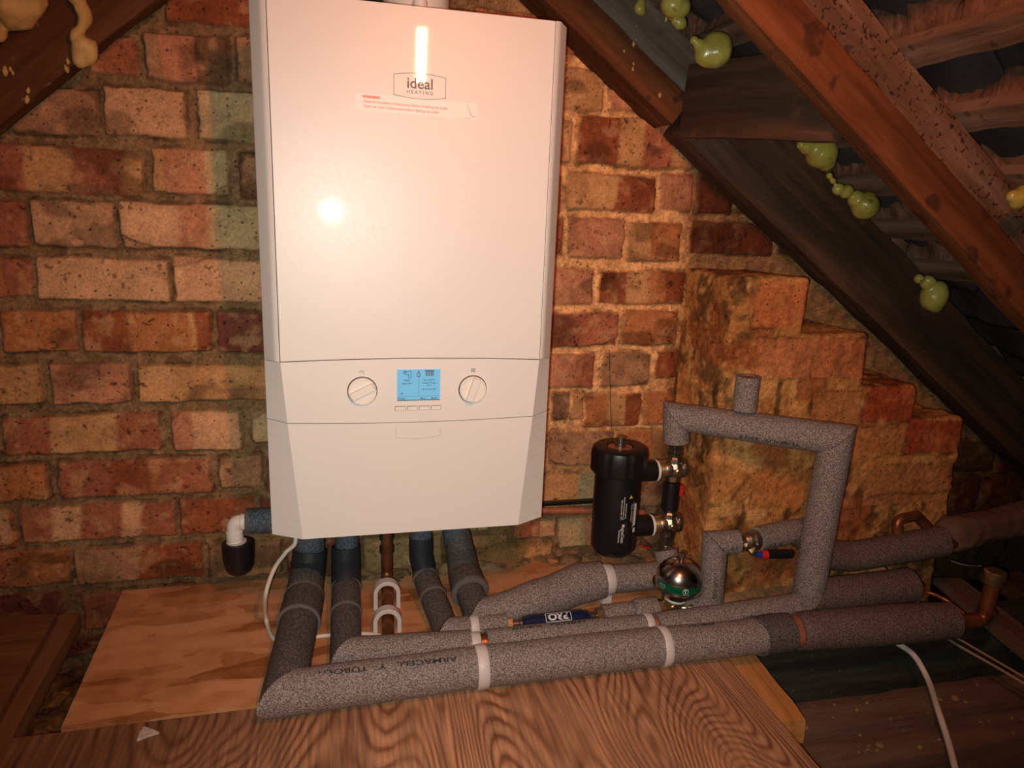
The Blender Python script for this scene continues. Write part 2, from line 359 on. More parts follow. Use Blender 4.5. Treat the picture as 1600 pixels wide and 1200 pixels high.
M['rafter_grey'] = wood('dusty grey timber', (.08, .06, .045), (.14, .105, .08), (.2, .155, .12), spots=(20, .6, (.07, .045, .03), .6))
M['worm'] = wood('worm-eaten rafter', (.085, .042, .022), (.17, .09, .055), (.31, .20, .135), spots=(170, .60, (.035, .014, .008), .95), sc=5)
M['joist'] = wood('dusty joist', (.11, .062, .040), (.15, .088, .058), (.20, .125, .085), spots=(60, .66, (.3, .22, .14), .5))
M['joist_dark'] = wood('grey-green joist with gap shade', (.022, .022, .017), (.040, .040, .031), (.07, .068, .052), spots=(90, .68, (.25, .22, .17), .5))  # dark grey-green joist, the shade of the gap put into its colour
M['batten'] = wood('roof batten', (.10, .056, .034), (.19, .115, .075), (.30, .195, .14), spots=(50, .62, (.05, .025, .015), .6))
M['newwood'] = wood('orange softwood batten', (.34, .13, .03), (.55, .24, .07), (.7, .36, .13), spots=(25, .62, (.12, .05, .02), .8), sc=5)
M['board'] = wood('dark floor board', (.13, .05, .02), (.19, .078, .032), (.25, .11, .05), sc=4)
M['tile'] = noisy('clay tile underside', [(.3, (.028, .026, .027)), (.55, (.055, .048, .046)), (.75, (.12, .09, .078))], 12, rough=.9, bump=.6, bdist=.003, spots=(14, .66, (.20, .09, .05), .6))
M['insul'] = noisy('old loft insulation', [(.35, (.05, .022, .009)), (.5, (.16, .07, .02)), (.68, (.42, .18, .04))], 12, rough=1, bump=1, bdist=.01, spots=(12, .55, (.05, .03, .015), .9))
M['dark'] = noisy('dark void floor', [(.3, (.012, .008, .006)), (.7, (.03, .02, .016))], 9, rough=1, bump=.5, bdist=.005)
M['dust'] = noisy('dusty mortar bed', [(.25, (.12, .07, .03)), (.5, (.26, .16, .075)), (.75, (.4, .26, .13))], 16, rough=.95, bump=.9, bdist=.004, spots=(22, .56, (.09, .07, .04), .8))

# ------------------------------------------------------------------ back brick wall (height field over the measured bricks)
PAL = {'c': lin(192, 158, 130), 'p': lin(174, 128, 106), 'r': lin(150, 98, 78), 'R': lin(134, 80, 56), 'o': lin(162, 112, 76), 'm': lin(112, 66, 60),
       'y': lin(180, 144, 106), 'g': lin(172, 162, 134), 'b': lin(150, 120, 98), 'd': lin(112, 88, 72)}
BR = """260 400 -34 40 R|20 140 -34 50 R
140 213 58 116 r|228 358 55 130 b.2p.6d|371 470 60 133 b|480 640 60 133 r|60 132 50 118 b
20 154 136 212 b|165 291 138 216 c|311 450 145 224 g|-95 8 140 215 r
-60 224 229 302 r.34y.6r.88y|240 357 233 304 y.15p.7g|375 480 240 312 d
-60 45 313 386 r|51 181 315 386 c|190 440 318 389 c.35p.55g.9p
-60 52 403 463 o.6r|60 265 402 469 c|273 480 405 472 c
-70 -4 486 550 r|5 123 484 549 o|130 330 485 549 R.36o.84y.88R|340 470 487 549 m
-60 66 569 632 y|82 205 566 630 p|216 480 568 625 y
-80 -4 650 710 r|5 250 647 706 r.3y.72r|270 378 642 701 p.3c|395 500 640 690 g
-60 76 726 782 o|93 331 715 772 r.33R.6o.66r|343 408 711 760 b|416 540 712 765 d
-60 28 800 857 o|33 275 786 840 r.2c.38r.65c.78r|281 400 776 830 R|408 520 775 828 m
-60 110 858 915 r.5o|118 318 850 905 b.5R|326 440 845 897 b|448 560 842 893 m|567 690 838 888 g|697 792 834 882 b|800 868 812 838 r.6c
-60 100 925 968 m|130 330 920 974 r|340 480 912 960 b|488 610 905 950 d
100 270 986 1015 m|280 420 980 1020 d
500 555 790 832 r|562 640 790 832 g|646 762 790 830 g.4m.5g|768 870 786 806 m
880 942 32 88 r|740 872 20 78 r|950 1060 40 96 r
850 942 108 172 y|954 1060 110 178 p.3r|730 842 100 168 r
902 1083 186 262 R.33y.55r.8y|830 892 186 252 y
882 1023 272 330 y.55R|1032 1083 273 330 p|800 875 272 330 p
887 974 341 403 p|979 1062 348 409 y.4o|800 880 340 400 r
800 926 420 475 p|935 1071 423 475 R.3y.55o.75R
800 963 488 541 r|970 1058 484 538 o
800 926 552 605 p.75r|939 1014 550 603 b|1023 1062 548 592 R
861 888 612 655 d|893 912 612 655 y|914 1000 615 665 o.4y.7R|1006 1066 612 662 o
858 955 672 725 b|962 1060 672 725 o
850 950 740 790 y.5g|957 1060 740 790 b
872 1000 805 850 g.3p.7b|1006 1090 805 850 b
700 860 848 880 y|866 1010 858 885 b
1091 1150 262 335 R|1156 1230 262 335 b
1078 1212 348 398 R|1220 1330 350 398 m
1490 1530 748 800 m|1540 1600 745 800 R|1606 1700 745 800 m|1500 1560 690 738 d|1566 1640 690 738 m"""
XS = np.concatenate([np.arange(-1.5, -.70, .006), np.arange(-.70, .72, .0023), np.arange(.72, 1.75, .006)]); ZS = np.arange(-.40, 1.02, .0023)
X, Z = np.meshgrid(XS, ZS); H = np.zeros_like(X)
mort = fbm(X*70, 0, Z*70, 4); big = fbm(X*9, 3., Z*9, 3); fine = fbm(X*260, 1., Z*260, 2)
wx = (fbm(X*45, 9., Z*45, 4) - .5) * .0085; wz = (fbm(X*30, 19., Z*45, 4) - .5) * .0085
H = (mort - .5) * .012 + (big - .5) * .008
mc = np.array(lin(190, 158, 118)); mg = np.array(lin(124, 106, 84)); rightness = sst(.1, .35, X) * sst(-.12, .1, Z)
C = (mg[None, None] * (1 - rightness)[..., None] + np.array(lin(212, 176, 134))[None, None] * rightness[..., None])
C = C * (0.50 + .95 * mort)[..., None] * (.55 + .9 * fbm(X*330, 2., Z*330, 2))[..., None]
RECTS = []
for ln in BR.split('\n'):
    for item in ln.split('|'):
        xl, xr, yt, yb, code = item.split(); xl, xr, yt, yb = map(float, (xl, xr, yt, yb))
        ym = (yt+yb)/2; xm = (xl+xr)/2
        a = at(xl, ym, 'y', 0); b = at(xr, ym, 'y', 0); t = at(xm, yt, 'y', 0); u = at(xm, yb, 'y', 0)
        RECTS.append((a.x, b.x, u.z, t.z, code))
# the same bond carries on to the left of the photographed stretch
lefts = [q for q in RECTS if q[0] < -.56]
for (lx0, lx1, lz0, lz1, _c) in lefts:
    xe = lx0-.014
    while xe > -1.48:
        wd_ = R_.choice((.228, .228, .11)); RECTS.append((xe-wd_, xe, lz0, lz1, R_.choice(('c', 'r', 'o', 'r.4c', 'y.3R.7y', 'b')))); xe -= wd_+.014
for (x0, x1, z0, z1, code) in RECTS:
    if True:
        ix = np.where((XS > x0-.02) & (XS < x1+.02))[0]; iz = np.where((ZS > z0-.02) & (ZS < z1+.02))[0]
        if len(ix) == 0 or len(iz) == 0: continue
        sl = np.s_[iz[0]:iz[-1]+1, ix[0]:ix[-1]+1]
        tilt = R_.uniform(-.012, .012); x = X[sl] + wx[sl]; z = Z[sl] + wz[sl] + (X[sl] - (x0+x1)/2) * tilt
        cx, cz, hx, hz = (x0+x1)/2, (z0+z1)/2, (x1-x0)/2, (z1-z0)/2; rc = .0035
        dx = np.abs(x-cx) - hx + rc; dz = np.abs(z-cz) - hz + rc
        d = np.hypot(np.maximum(dx, 0), np.maximum(dz, 0)) + np.minimum(np.maximum(dx, dz), 0) - rc
        k = sst(.0012, -.0026, d)
        # bands
        import re
        toks = re.findall(r'([a-zA-Z])(\.\d+)?', code); fr = (x - x0) / (x1 - x0) + (wz[sl]) * 1.5 + (z-cz) * R_.uniform(-.6, .6)
        col = np.zeros(x.shape + (3,)) + np.array(PAL[toks[-1][0]])
        bnds = [(c_, float(f_)) for c_, f_ in toks if f_]
        for c_, f_ in reversed(bnds):
            kk = sst(.02, -.02, fr - f_)[..., None]; col = col*(1-kk) + np.array(PAL[c_])*kk
        sd = R_.uniform(0, 30)
        v = fbm(x*26+sd, sd, z*26, 4); col = col * (.62 + .76 * v)[..., None] * (.80 + .40 * fbm(x*120+sd, sd, z*120, 3))[..., None]
        edge = sst(-.010, 0, d); col = col * (1 - .22 * edge * fbm(x*90, 2.+sd, z*90, 2))[..., None]
        pit = sst(.70, .78, fbm(x*230+sd, 5., z*230, 2)*.65+.35*fbm(x*60+sd, 5., z*60, 2)+.015); col = col * (1 - .75 * pit)[..., None]
        wash = sst(.50, .75, fbm(x*60+sd+9, 8., z*60, 5)) * .4
        col = col*(1-wash[..., None]) + np.array(lin(196, 164, 132))*wash[..., None]
        if 'm' not in code and R_.random() < .55:   # sooty smear
            s2 = sst(.56, .7, fbm(x*18+sd+4, 12., z*30, 3)) * .45; col = col*(1 - s2[..., None])
        hh = (.0085 + R_.uniform(-.0025, .003)) + (fbm(x*60+sd, 4., z*60, 3) - .5) * .005 + (z-cz)*R_.uniform(-.03, .03) + (x-cx)*R_.uniform(-.012, .012) - pit*.0025
        # chipped corner or crack
        if R_.random() < .35:
            sx, sz = R_.choice((-1, 1)), R_.choice((-1, 1)); q = (sx*(x-cx)/hx + sz*(z-cz)/hz) + (fbm(x*50, sd, z*50, 2)-.5)*.5
            ch = sst(1.45, 1.6, q); hh = hh - ch*.008; col = col*(1 - .3*ch)[..., None]
        # narrow dark shadow joint round the brick
        gap = np.exp(-((d-.0015)/.0016)**2) * sst(.45, .62, fbm(x*30+sd, 33., z*30, 3))
        H[sl] = H[sl]*(1-k) + np.maximum(hh, H[sl]-.001)*k - gap*.007
        C[sl] = (C[sl]*(1-k[..., None]) + col*k[..., None]) * (1-.6*gap)[..., None]
# greenish patches towards the lower middle, darker towards the floor and the right
greenish = sst(.02, -.12, Z) * sst(.50, .62, fbm(X*10, 40., Z*10, 4)); greenish *= sst(-.35, -.15, X)
C = C*(1-.55*greenish[..., None]) + np.array(lin(84, 84, 52))*.55*greenish[..., None]
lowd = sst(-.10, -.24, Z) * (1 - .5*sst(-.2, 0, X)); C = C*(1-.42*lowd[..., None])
shade_grime = sst(.50, .56, X + (fbm(X*20, 50., Z*20, 3)-.5)*.04) ; C = C*(1-.62*shade_grime[..., None])  # rafter shade and dirt both put into the colour past the right end
H -= .012*shade_grime
C = C * np.array([1.22, .98, .74])
# outside the stepped gable the masonry is broken away
V = np.stack([X, -H, Z], -1).reshape(-1, 3); nz, nx = X.shape
idx = np.arange(nz*nx).reshape(nz, nx)
F = np.stack([idx[:-1, :-1], idx[:-1, 1:], idx[1:, 1:], idx[1:, :-1]], -1).reshape(-1, 4)
zt = 0.557 - (X - .505)*.718 + .06
keep = (Z < np.where(X > .55, zt, 9))[:-1, :-1].reshape(-1)
F = F[keep]
def npmesh(name, V, F, C, m, parent=None):
    me = bpy.data.meshes.new(name); me.vertices.add(len(V)); me.vertices.foreach_set('co', np.asarray(V, np.float32).ravel())
    me.loops.add(len(F)*4); me.loops.foreach_set('vertex_index', F.ravel().astype(np.int32))
    me.polygons.add(len(F)); me.polygons.foreach_set('loop_start', np.arange(0, len(F)*4, 4, dtype=np.int32)); me.polygons.foreach_set('use_smooth', np.ones(len(F), bool))
    me.update(calc_edges=True); me.validate()
    if C is not None:
        ca = me.color_attributes.new('Col', 'FLOAT_COLOR', 'POINT'); c4 = np.ones((len(me.vertices), 4), np.float32); c4[:, :3] = np.clip(C, 0, 1); ca.data.foreach_set('color', c4.ravel())
    me.materials.append(m); o = bpy.data.objects.new(name, me); COL.objects.link(o)
    if parent: o.parent = parent
    return o
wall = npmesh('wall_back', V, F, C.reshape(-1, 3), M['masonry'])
tag(wall, 'old gable wall of banded red and cream bricks with crumbling mortar', 'wall', kind='structure')

# ------------------------------------------------------------------ stepped brick pier on the right
def rough_box(a, b, res=.0035, rnd=.006, amp=.004, seed=0., faces='xXyYzZ'):
    a = np.array(a, float); b = np.array(b, float); VV = []; FF = []; n0 = 0
    for f in faces:
        ax = 'xyz'.index(f.lower()); val = b[ax] if f.isupper() else a[ax]; o1, o2 = [i for i in range(3) if i != ax]
        n1 = max(2, int((b[o1]-a[o1])/res)+1); n2 = max(2, int((b[o2]-a[o2])/res)+1)
        g1, g2 = np.meshgrid(np.linspace(a[o1], b[o1], n1), np.linspace(a[o2], b[o2], n2))
        P = np.zeros(g1.shape+(3,)); P[..., ax] = val; P[..., o1] = g1; P[..., o2] = g2; P = P.reshape(-1, 3)
        idx = np.arange(n1*n2).reshape(n2, n1)
        Q = np.stack([idx[:-1, :-1], idx[:-1, 1:], idx[1:, 1:], idx[1:, :-1]], -1).reshape(-1, 4)
        flip = (f.isupper()) == (ax == 1)
        if flip: Q = Q[:, ::-1]
        VV.append(P); FF.append(Q+n0); n0 += len(P)
    V = np.concatenate(VV); F = np.concatenate(FF)
    q = np.clip(V, a+rnd, b-rnd); d = V-q; L = np.linalg.norm(d, axis=1, keepdims=True); N = d/np.maximum(L, 1e-9); V = q+N*rnd
    nn = (fbm(V[:, 0]*24+seed, V[:, 1]*24, V[:, 2]*24, 5)-.5)*2 + (fbm(V[:, 0]*120+seed, V[:, 1]*120, V[:, 2]*120, 3)-.5)*.55
    return V + N*(nn*amp)[:, None], F
def ochre(P):
    x, y, z = P.T; a = fbm(x*22, y*22, z*22, 5); b = fbm(x*60+5, y*60, z*60, 4); c = fbm(x*9+2, y*9, z*9, 4)
    col = np.array(lin(190, 138, 84))[None]*(.6+.8*b)[:, None]
    k = sst(.52, .62, a)[:, None]*.75; col = col*(1-k)+np.array(lin(212, 168, 112))*k
    k = (sst(.52, .60, c)*.8*sst(.35, .6, b))[:, None]; col = col*(1-k)+np.array(lin(74, 56, 34))*k
    k = (sst(.62, .72, fbm(x*40+9, y*40, z*14, 4))*.8)[:, None]; col = col*(1-k)+np.array(lin(66, 46, 28))*k
    k = (sst(.60, .66, fbm(x*17+19, y*17, z*17, 4))*.7)[:, None]; col = col*(1-k)+np.array(lin(150, 84, 52))*k
    return col
def brick_in(col, P, x0, x1, z0, z1, c):
    x, y, z = P.T; s = (fbm(x*40, y*40, z*40, 3)-.5)*.014
    d = np.maximum(np.abs(x-(x0+x1)/2)-(x1-x0)/2, np.abs(z-(z0+z1)/2)-(z1-z0)/2)+s
    k = (sst(.002, -.003, d)*(.55+.45*fbm(x*30+3, y*30, z*30, 3)))[:, None]
    cc = np.array(c)[None]*(.7+.6*fbm(x*50, y*50, z*50, 3))[:, None]
    col = col*(1-k)+cc*k
    ln = np.exp(-((d-.0015)/.0018)**2)*.5*sst(.4, .55, fbm(x*25, 4., z*25, 3)); return col*(1-ln)[:, None]
PY = -.170
blocks = [((.540, PY+.006, -.10), (.686, .03, .367)), ((.539, PY+.0045, -.15), (.82, .03, .270)), ((.5375, PY+.003, -.20), (.944, .03, .173)),
          ((.536, PY+.0015, -.30), (1.058, .03, .108)), ((.535, PY, -.34), (1.062, .03, .050))]
Vs, Fs, n0 = [], [], 0
for i, (a, b) in enumerate(blocks):
    v, f = rough_box(a, b, res=.0036, rnd=.009, amp=.0065, faces='xXyZ'); Vs.append(v); Fs.append(f+n0); n0 += len(v)
Vp = np.concatenate(Vs); Fp = np.concatenate(Fs); Cp = ochre(Vp)
for bb in ((.83, .95, .108, .172, lin(160, 66, 40)), (.935, 1.07, .040, .106, lin(156, 64, 40)), (.60, .71, .190, .262, lin(186, 120, 84)), (.715, .83, .190, .262, lin(178, 108, 74)),
           (.585, .69, .282, .362, lin(188, 116, 74)), (.72, .82, .108, .165, lin(172, 118, 76)), (.80, .93, .045, .098, lin(180, 124, 78)), (.62, .78, -.05, .02, lin(182, 122, 70)), (.86, 1.05, -.06, .02, lin(176, 122, 78))):
    Cp = brick_in(Cp, Vp, *bb)
# courses show faintly through the render
for zc in (.036, -.045, -.125):
    ln = np.exp(-((Vp[:, 2]-zc+(fbm(Vp[:, 0]*12, 0., Vp[:, 2]*3, 3)-.5)*.03)/.0028)**2)*.45*sst(.42, .56, fbm(Vp[:, 0]*14, 7., 0., 3)); Cp = Cp*(1-ln)[:, None]
top = sst(.0, .01, Vp[:, 1]-PY)*0
Cp = Cp*np.array([1.04, .92, .76])*(.45+1.1*fbm(Vp[:, 0]*190, Vp[:, 1]*190, Vp[:, 2]*190, 3))[:, None]
wr = npmesh('wall_right', Vp, Fp, Cp, M['masonry'])
tag(wr, 'stepped brick pier smeared with ochre mortar under the rafters', 'brick pier', kind='structure')
# mortar bed in front of the pier
def sheet(name, x0, x1, y0, y1, zf, m, nx=120, ny=60, **k):
    xs = np.linspace(x0, x1, nx); ys = np.linspace(y0, y1, ny); X_, Y_ = np.meshgrid(xs, ys); Z_ = zf(X_, Y_)
    idx = np.arange(nx*ny).reshape(ny, nx); F_ = np.stack([idx[:-1, :-1], idx[:-1, 1:], idx[1:, 1:], idx[1:, :-1]], -1).reshape(-1, 4)
    return npmesh(name, np.stack([X_, Y_, Z_], -1).reshape(-1, 3), F_, None, m)

# ------------------------------------------------------------------ floor level
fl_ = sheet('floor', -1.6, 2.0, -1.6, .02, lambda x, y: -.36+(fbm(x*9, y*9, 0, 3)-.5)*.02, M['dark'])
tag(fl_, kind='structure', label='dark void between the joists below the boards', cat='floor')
def slab(name, poly, z0, z1, m, label, cat, bevel=.0012, group=None, seed=0, jag=.0):
    # poly (x, y) outline, dense edges with a little saw-cut raggedness
    pts = []
    n = len(poly)
    for i in range(n):
        a = Vector(poly[i]); b = Vector(poly[(i+1) % n]); k = max(1, int((b-a).length/.012)); nn = Vector((b.y-a.y, a.x-b.x)).normalized()
        for j in range(k):
            p = a.lerp(b, j/k); q = (float(fbm(p.x*70+seed, p.y*70, 0, 2))-.5)*jag if j else 0
            pts.append(p+nn*q)
    mb = MB(); n = len(pts)
    mb.add([(p.x, p.y, z0) for p in pts]+[(p.x, p.y, z1) for p in pts], [tuple(range(n))[::-1], tuple(range(n, 2*n))]+[(i, (i+1) % n, (i+1) % n+n, i+n) for i in range(n)])
    o = mb.build(name, m, None, smooth=False); tag(o, label, cat, group)
    return o
slab('strand_board', [(-.452, -.355), (.50, -.355), (.50, -.012), (-.47, -.012)], -.212, -.200, M['osb'], 'pale strand board panel lying beneath the boiler against the wall', 'board', jag=.0015)
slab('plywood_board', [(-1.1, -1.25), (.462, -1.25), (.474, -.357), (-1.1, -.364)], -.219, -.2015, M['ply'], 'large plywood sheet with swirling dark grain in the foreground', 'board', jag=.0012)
slab('floor_board', [(-1.2, -.362), (-.536, -.362), (-.553, -.065), (-1.2, -.02)], -.216, -.203, M['board'], 'dark red-brown board at the left beyond the insulation gap', 'board', jag=.001)

def beam(name, p0, p1, up, w, h, m, label, cat, group=None, amp=.002, res=.012, rnd=.003, seed=0., parent=None, taper=1.0):
    """timber from p0 to p1; section: w across (side) x h along up; p0, p1 run along the middle of the lower face"""
    p0 = Vector(p0); p1 = Vector(p1); L_ = (p1-p0).length; xh = (p1-p0).normalized(); up = Vector(up); zh = (up-xh*up.dot(xh)).normalized(); yh = zh.cross(xh)
    v, f = rough_box((0, -w/2, 0), (L_, w/2, h), res=res, rnd=rnd, amp=amp, seed=seed)
    # knots and wane: slow swelling along the length
    v[:, 2] += (fbm(v[:, 0]*6+seed, v[:, 1]*4, 0, 2)-.5)*amp*2
    o = npmesh(name, v, f, None, m)
    o.matrix_world = Matrix(((xh.x, yh.x, zh.x, p0.x), (xh.y, yh.y, zh.y, p0.y), (xh.z, yh.z, zh.z, p0.z), (0, 0, 0, 1)))
    tag(o, label, cat, group); return o
UP = (0, 0, 1)
# joists
beam('joist', (-.508, -.90, -.252), (-.5475, -.03, -.252), UP, .034, .030, M['board'], 'narrow joist along the edge of the dark left board', 'joist', seed=1)
beam('joist', (.49, -.275, -.36), (1.7, -.267, -.36), UP, .13, .090, M['joist_dark'], 'broad dusty joist running under the long front pipe at the right', 'joist', seed=3, amp=.004)
beam('joist', (.40, -.428, -.36), (1.7, -.430, -.36), UP, .062, .080, M['joist'], 'brown joist beyond the dark gap, strewn with mortar crumbs', 'joist', seed=5, amp=.003)
beam('joist', (.40, -.490, -.36), (1.7, -.495, -.36), UP, .058, .066, M['joist'], 'lower joist nearest the camera beside the plywood at the right', 'joist', seed=7, amp=.003)
beam('wood_batten', (.502, -.70, -.235), (.508, -.37, -.235), UP, .055, .018, M['rafter_dark'], 'hidden edge strip below the plywood', 'batten', seed=9) if False else None
beam('wood_batten', (.495, -.495, -.262), (.508, -.33, -.262), UP, .072, .040, M['newwood'], 'short orange softwood batten beside the plywood corner', 'batten', seed=9)
beam('floor_plank', at(1478, 912, 'z', -.262), at(1640, 1045, 'z', -.262), UP, .062, .016, M['joist'], 'grey-brown plank slanting off under the far right copper stub', 'plank', seed=12)
beam('floor_plank', at(1560, 905, 'z', -.30), at(1760, 1030, 'z', -.30), UP, .10, .02, M['rafter_dark'], 'dark plank at the right edge of the frame, low under the rafter', 'plank', seed=13)
mb_ = sheet('mortar_bed', .50, 1.02, -.268, .01, lambda x, y: -.262+(fbm(x*26, y*26, 0, 5)-.5)*.030*sst(-.268, -.24, y) + .052*sst(-.262, -.15, y)*sst(1.02, .93, x), M['dust'], 200, 90)
tag(mb_, 'rough bed of dropped mortar and dirt at the foot of the stepped pier', 'mortar', kind='stuff')
mb2 = sheet('insulation', -.72, -.40, -.55, -.004, lambda x, y: -.300+(fbm(x*20, y*20, 3, 5)-.5)*.075 - .045*sst(-.2, -.05, y), M['insul'], 160, 240)
mb2 = tag(mb2, 'tufts of brown loft insulation in the gap left of the strand board', 'insulation', kind='stuff')
# debris along the foot of the wall
def debris(x, y):
    b = fbm(x*34, y*34, 7, 5); e = sst(-.075, -.02, y+(fbm(x*16, 2., 0, 3)-.5)*.06)
    return -.2035 + e*(.002+.016*np.maximum(b-.35, 0)*2) 
dm = sheet('mortar_debris', -.20, .495, -.09, -.008, debris, M['dust'], 320, 44)
tag(dm, 'line of gritty mortar droppings along the foot of the wall behind the pipes', 'debris', kind='stuff')
# crumbs on the joists
cr = MB()
for i in range(46):
    x = R_.uniform(.55, .95)-(.2 if i % 3 else 0)*R_.random(); y = R_.uniform(-.51, -.41); s = R_.uniform(.0012, .004) * (1.8 if i < 4 else 1); zt_ = -.279 if y > -.459 else -.293
    cr.lathe([(s*.5, -s*.4), (s, 0), (s*.6, s*.6)], (x, y, zt_), (R_.uniform(-.4, .4), R_.uniform(-.4, .4), 1), 6)
tag(cr.build('mortar_crumbs', M['dust'], smooth=False), 'pale mortar crumbs scattered on the brown joists at the right', 'crumbs', kind='stuff')
p = at(232, 1148, 'z', -.2)
ch = MB(); q = [at(x, y, 'z', -.2005) for x, y in ((214, 1158), (219, 1146), (225, 1137), (238, 1142), (249, 1146), (232, 1151))]
ch.add([(v.x, v.y, -.2012) for v in q]+[(v.x, v.y, -.1985+.001*(i % 2)) for i, v in enumerate(q)], [tuple(range(6))[::-1], tuple(range(6, 12))]+[(i, (i+1) % 6, (i+1) % 6+6, i+6) for i in range(6)])
tag(ch.build('foil_scrap', M['foil'], smooth=False), 'small torn silvery scrap lying on the plywood at the left', 'scrap')

# ------------------------------------------------------------------ roof timbers
D = Vector((.81228693, 0, -.58325804)); Nn = Vector((.58325804, 0, .81228693)); A0 = Vector((.505, -.05, .557))
def rp(x, y, off=0):       # point of the rafter underside plane raised by off along the roof normal, at the given x (of the plane foot)
    s = (x-A0.x)/D.x; q = A0+D*s+Nn*off; return Vector((q.x, y, q.z))
beam('rafter', rp(.10, -.043, .006), rp(.440, -.043, .006), Nn, .078, .052, M['rafter_orange'], 'short orange-brown rafter strip above the boiler corner, ending at the cross board', 'rafter', seed=20, amp=.0025)
beam('rafter', rp(.10, -.031, .062), rp(.448, -.031, .062), Nn, .04, .075, M['rafter_grey'], 'dusty grey rafter behind the short orange strip, against the wall', 'rafter', seed=22, amp=.002)
beam('rafter', rp(.452, -.050, .004), rp(1.55, -.050, .004), Nn, .062, .130, M['rafter_dark'], 'long dark rafter above the brick steps, running to the eaves', 'rafter', seed=24, amp=.003)
beam('rafter', rp(.0, -.4495, 0), rp(1.5, -.4495, 0), Nn, .031, .055, M['rafter_orange'], 'long orange-lit lower timber of the nearest rafter', 'rafter', seed=26, amp=.002)
beam('rafter', rp(.0, -.408, .03), rp(1.5, -.408, .03), Nn, .042, .102, M['worm'], 'worm-eaten upper timber of the nearest rafter, speckled with holes', 'rafter', seed=28, amp=.003, rnd=.008)
# cross board between the two rafters
beam('cross_board', (.466, -.084, .588), (.504, -.420, .556), UP, .026, .112, M['rafter_dark'], 'short horizontal cross board fixed between the two right-hand rafters', 'board', seed=30, amp=.0015)
# left rafter
LD = (Vector((-.324, 0, .728))-Vector((-.556, 0, .530))).normalized(); LN = Vector((-LD.z, 0, LD.x))
l0 = Vector((-.556, -.066, .530))-LD*.5
beam('rafter', l0, l0+LD*1.15, LN, .034, .19, M['rafter'], 'broad reddish rafter crossing the top left corner', 'rafter', seed=33, amp=.003)
# battens and tiles
for i, (x, lab) in enumerate(((.33, 'roof batten at the top, mostly out of frame above the worm-eaten rafter'), (.415, 'uppermost roof batten seen right of the worm-eaten rafter'), (.512, 'second roof batten from the top at the right edge'),
                             (.61, 'third roof batten from the top at the right edge'), (.71, 'fourth roof batten, low at the right edge beside a foam blob'), (.81, 'roof batten between the rafters beside the lowest foam blob'), (.91, 'lowest roof batten in the dark right corner'))):
    a = rp(x, .0, .134); b = rp(x, -1.15, .134)
    beam('roof_batten', a, b, Nn, .038, .026, M['batten'], lab, 'batten', group=None, seed=40+i, amp=.003)
def roof():
    mb = MB(); rr = random.Random(3)
    s = -.62; 
    VV = []; FF = []
    while s < 1.7:
        y = .02
        while y > -1.2:
            wd = .165+rr.uniform(-.004, .004); off = .186+rr.uniform(-.003, .004); ln = .155+rr.uniform(-.006, .01); nx_, ny_ = 14, 22
            base = len(VV)
            for j in range(ny_+1):
                for i in range(nx_+1):
                    u = i/nx_; v = j/ny_; yy = y-wd*v
                    arch = .007*math.sin(v*math.pi*2+.6)
                    edge = (float(_T[int(v*9+s*40) % 32, int(y*70) % 32, 3])-.5)*.016*(u > .9)
                    ss = s+u*ln+edge
                    o = off+.016*(1-u)-.006*u+arch
                    q = A0+D*ss+Nn*o; VV.append((q.x, yy, q.z))
            for j in range(ny_):
                for i in range(nx_):
                    a = base+j*(nx_+1)+i; FF.append((a, a+1, a+nx_+2, a+nx_+1))
            y -= wd
        s += .118
    o = link('ceiling', VV, FF, M['tile'])
    so = o.modifiers.new('thick', 'SOLIDIFY'); so.thickness = .012; so.offset = 1
    return tag(o, 'underside of the clay tiled roof slope', 'roof', kind='structure')
roof()
# crumbled torching bedded along the upper side of each batten
M['torch'] = noisy('crumbled torching', [(.3, (.09, .042, .025)), (.55, (.20, .10, .06)), (.75, (.34, .20, .13))], 30, rough=.95, bump=.9, bdist=.004)
ceil = bpy.data.objects['ceiling']
for k_, x in enumerate((.33, .415, .512, .61, .71, .81, .91)):
    s0 = (x-A0.x)/D.x; ny = 150; V = []; F = []
    for j in range(ny+1):
        y = .0-1.15*j/ny
        wv = float(fbm(y*14+k_*5, k_*3.1, 0, 4)); w2 = float(fbm(y*55+k_*5, k_*3.1, 4, 3)); hgt = .004+.034*max(0, wv-.42)/.35*1.0+(w2-.5)*.016
        st = .006 if float(fbm(y*8+k_*9, 1., 2, 2)) > .5 else 0
        for (ds_, o) in ((-.016, .150), (-.020-hgt-st, .166+hgt*.1), (-.024-hgt-st, .190), (.010, .190), (.010, .160)):
            q = A0+D*(s0+ds_)+Nn*o; V.append((q.x, y, q.z))
    for j in range(ny):
        for i_ in range(4): a = j*5+i_; F.append((a, a+5, a+6, a+1))
    o = link('torching', V, F, M['torch'], smooth=False); o.parent = ceil; o['label'] = 'jagged reddish-brown torching along a batten'
lb = MB(); q0 = Vector((-.556, 0, .53))-LD*.7+LN*.2; q1 = q0+LD*1.35
lb.add([(q0.x, .02, q0.z), (q1.x, .02, q1.z), (q1.x, -1.2, q1.z), (q0.x, -1.2, q0.z)]+[((v+LN*.02).x, y, (v+LN*.02).z) for v, y in ((q0, .02), (q1, .02), (q1, -1.2), (q0, -1.2))],
       [(0, 1, 2, 3), (7, 6, 5, 4), (0, 4, 5, 1), (1, 5, 6, 2), (2, 6, 7, 3), (3, 7, 4, 0)])
tag(lb.build('ceiling_left', M['tile'], smooth=False), 'underside of the left roof slope', 'roof', kind='structure')

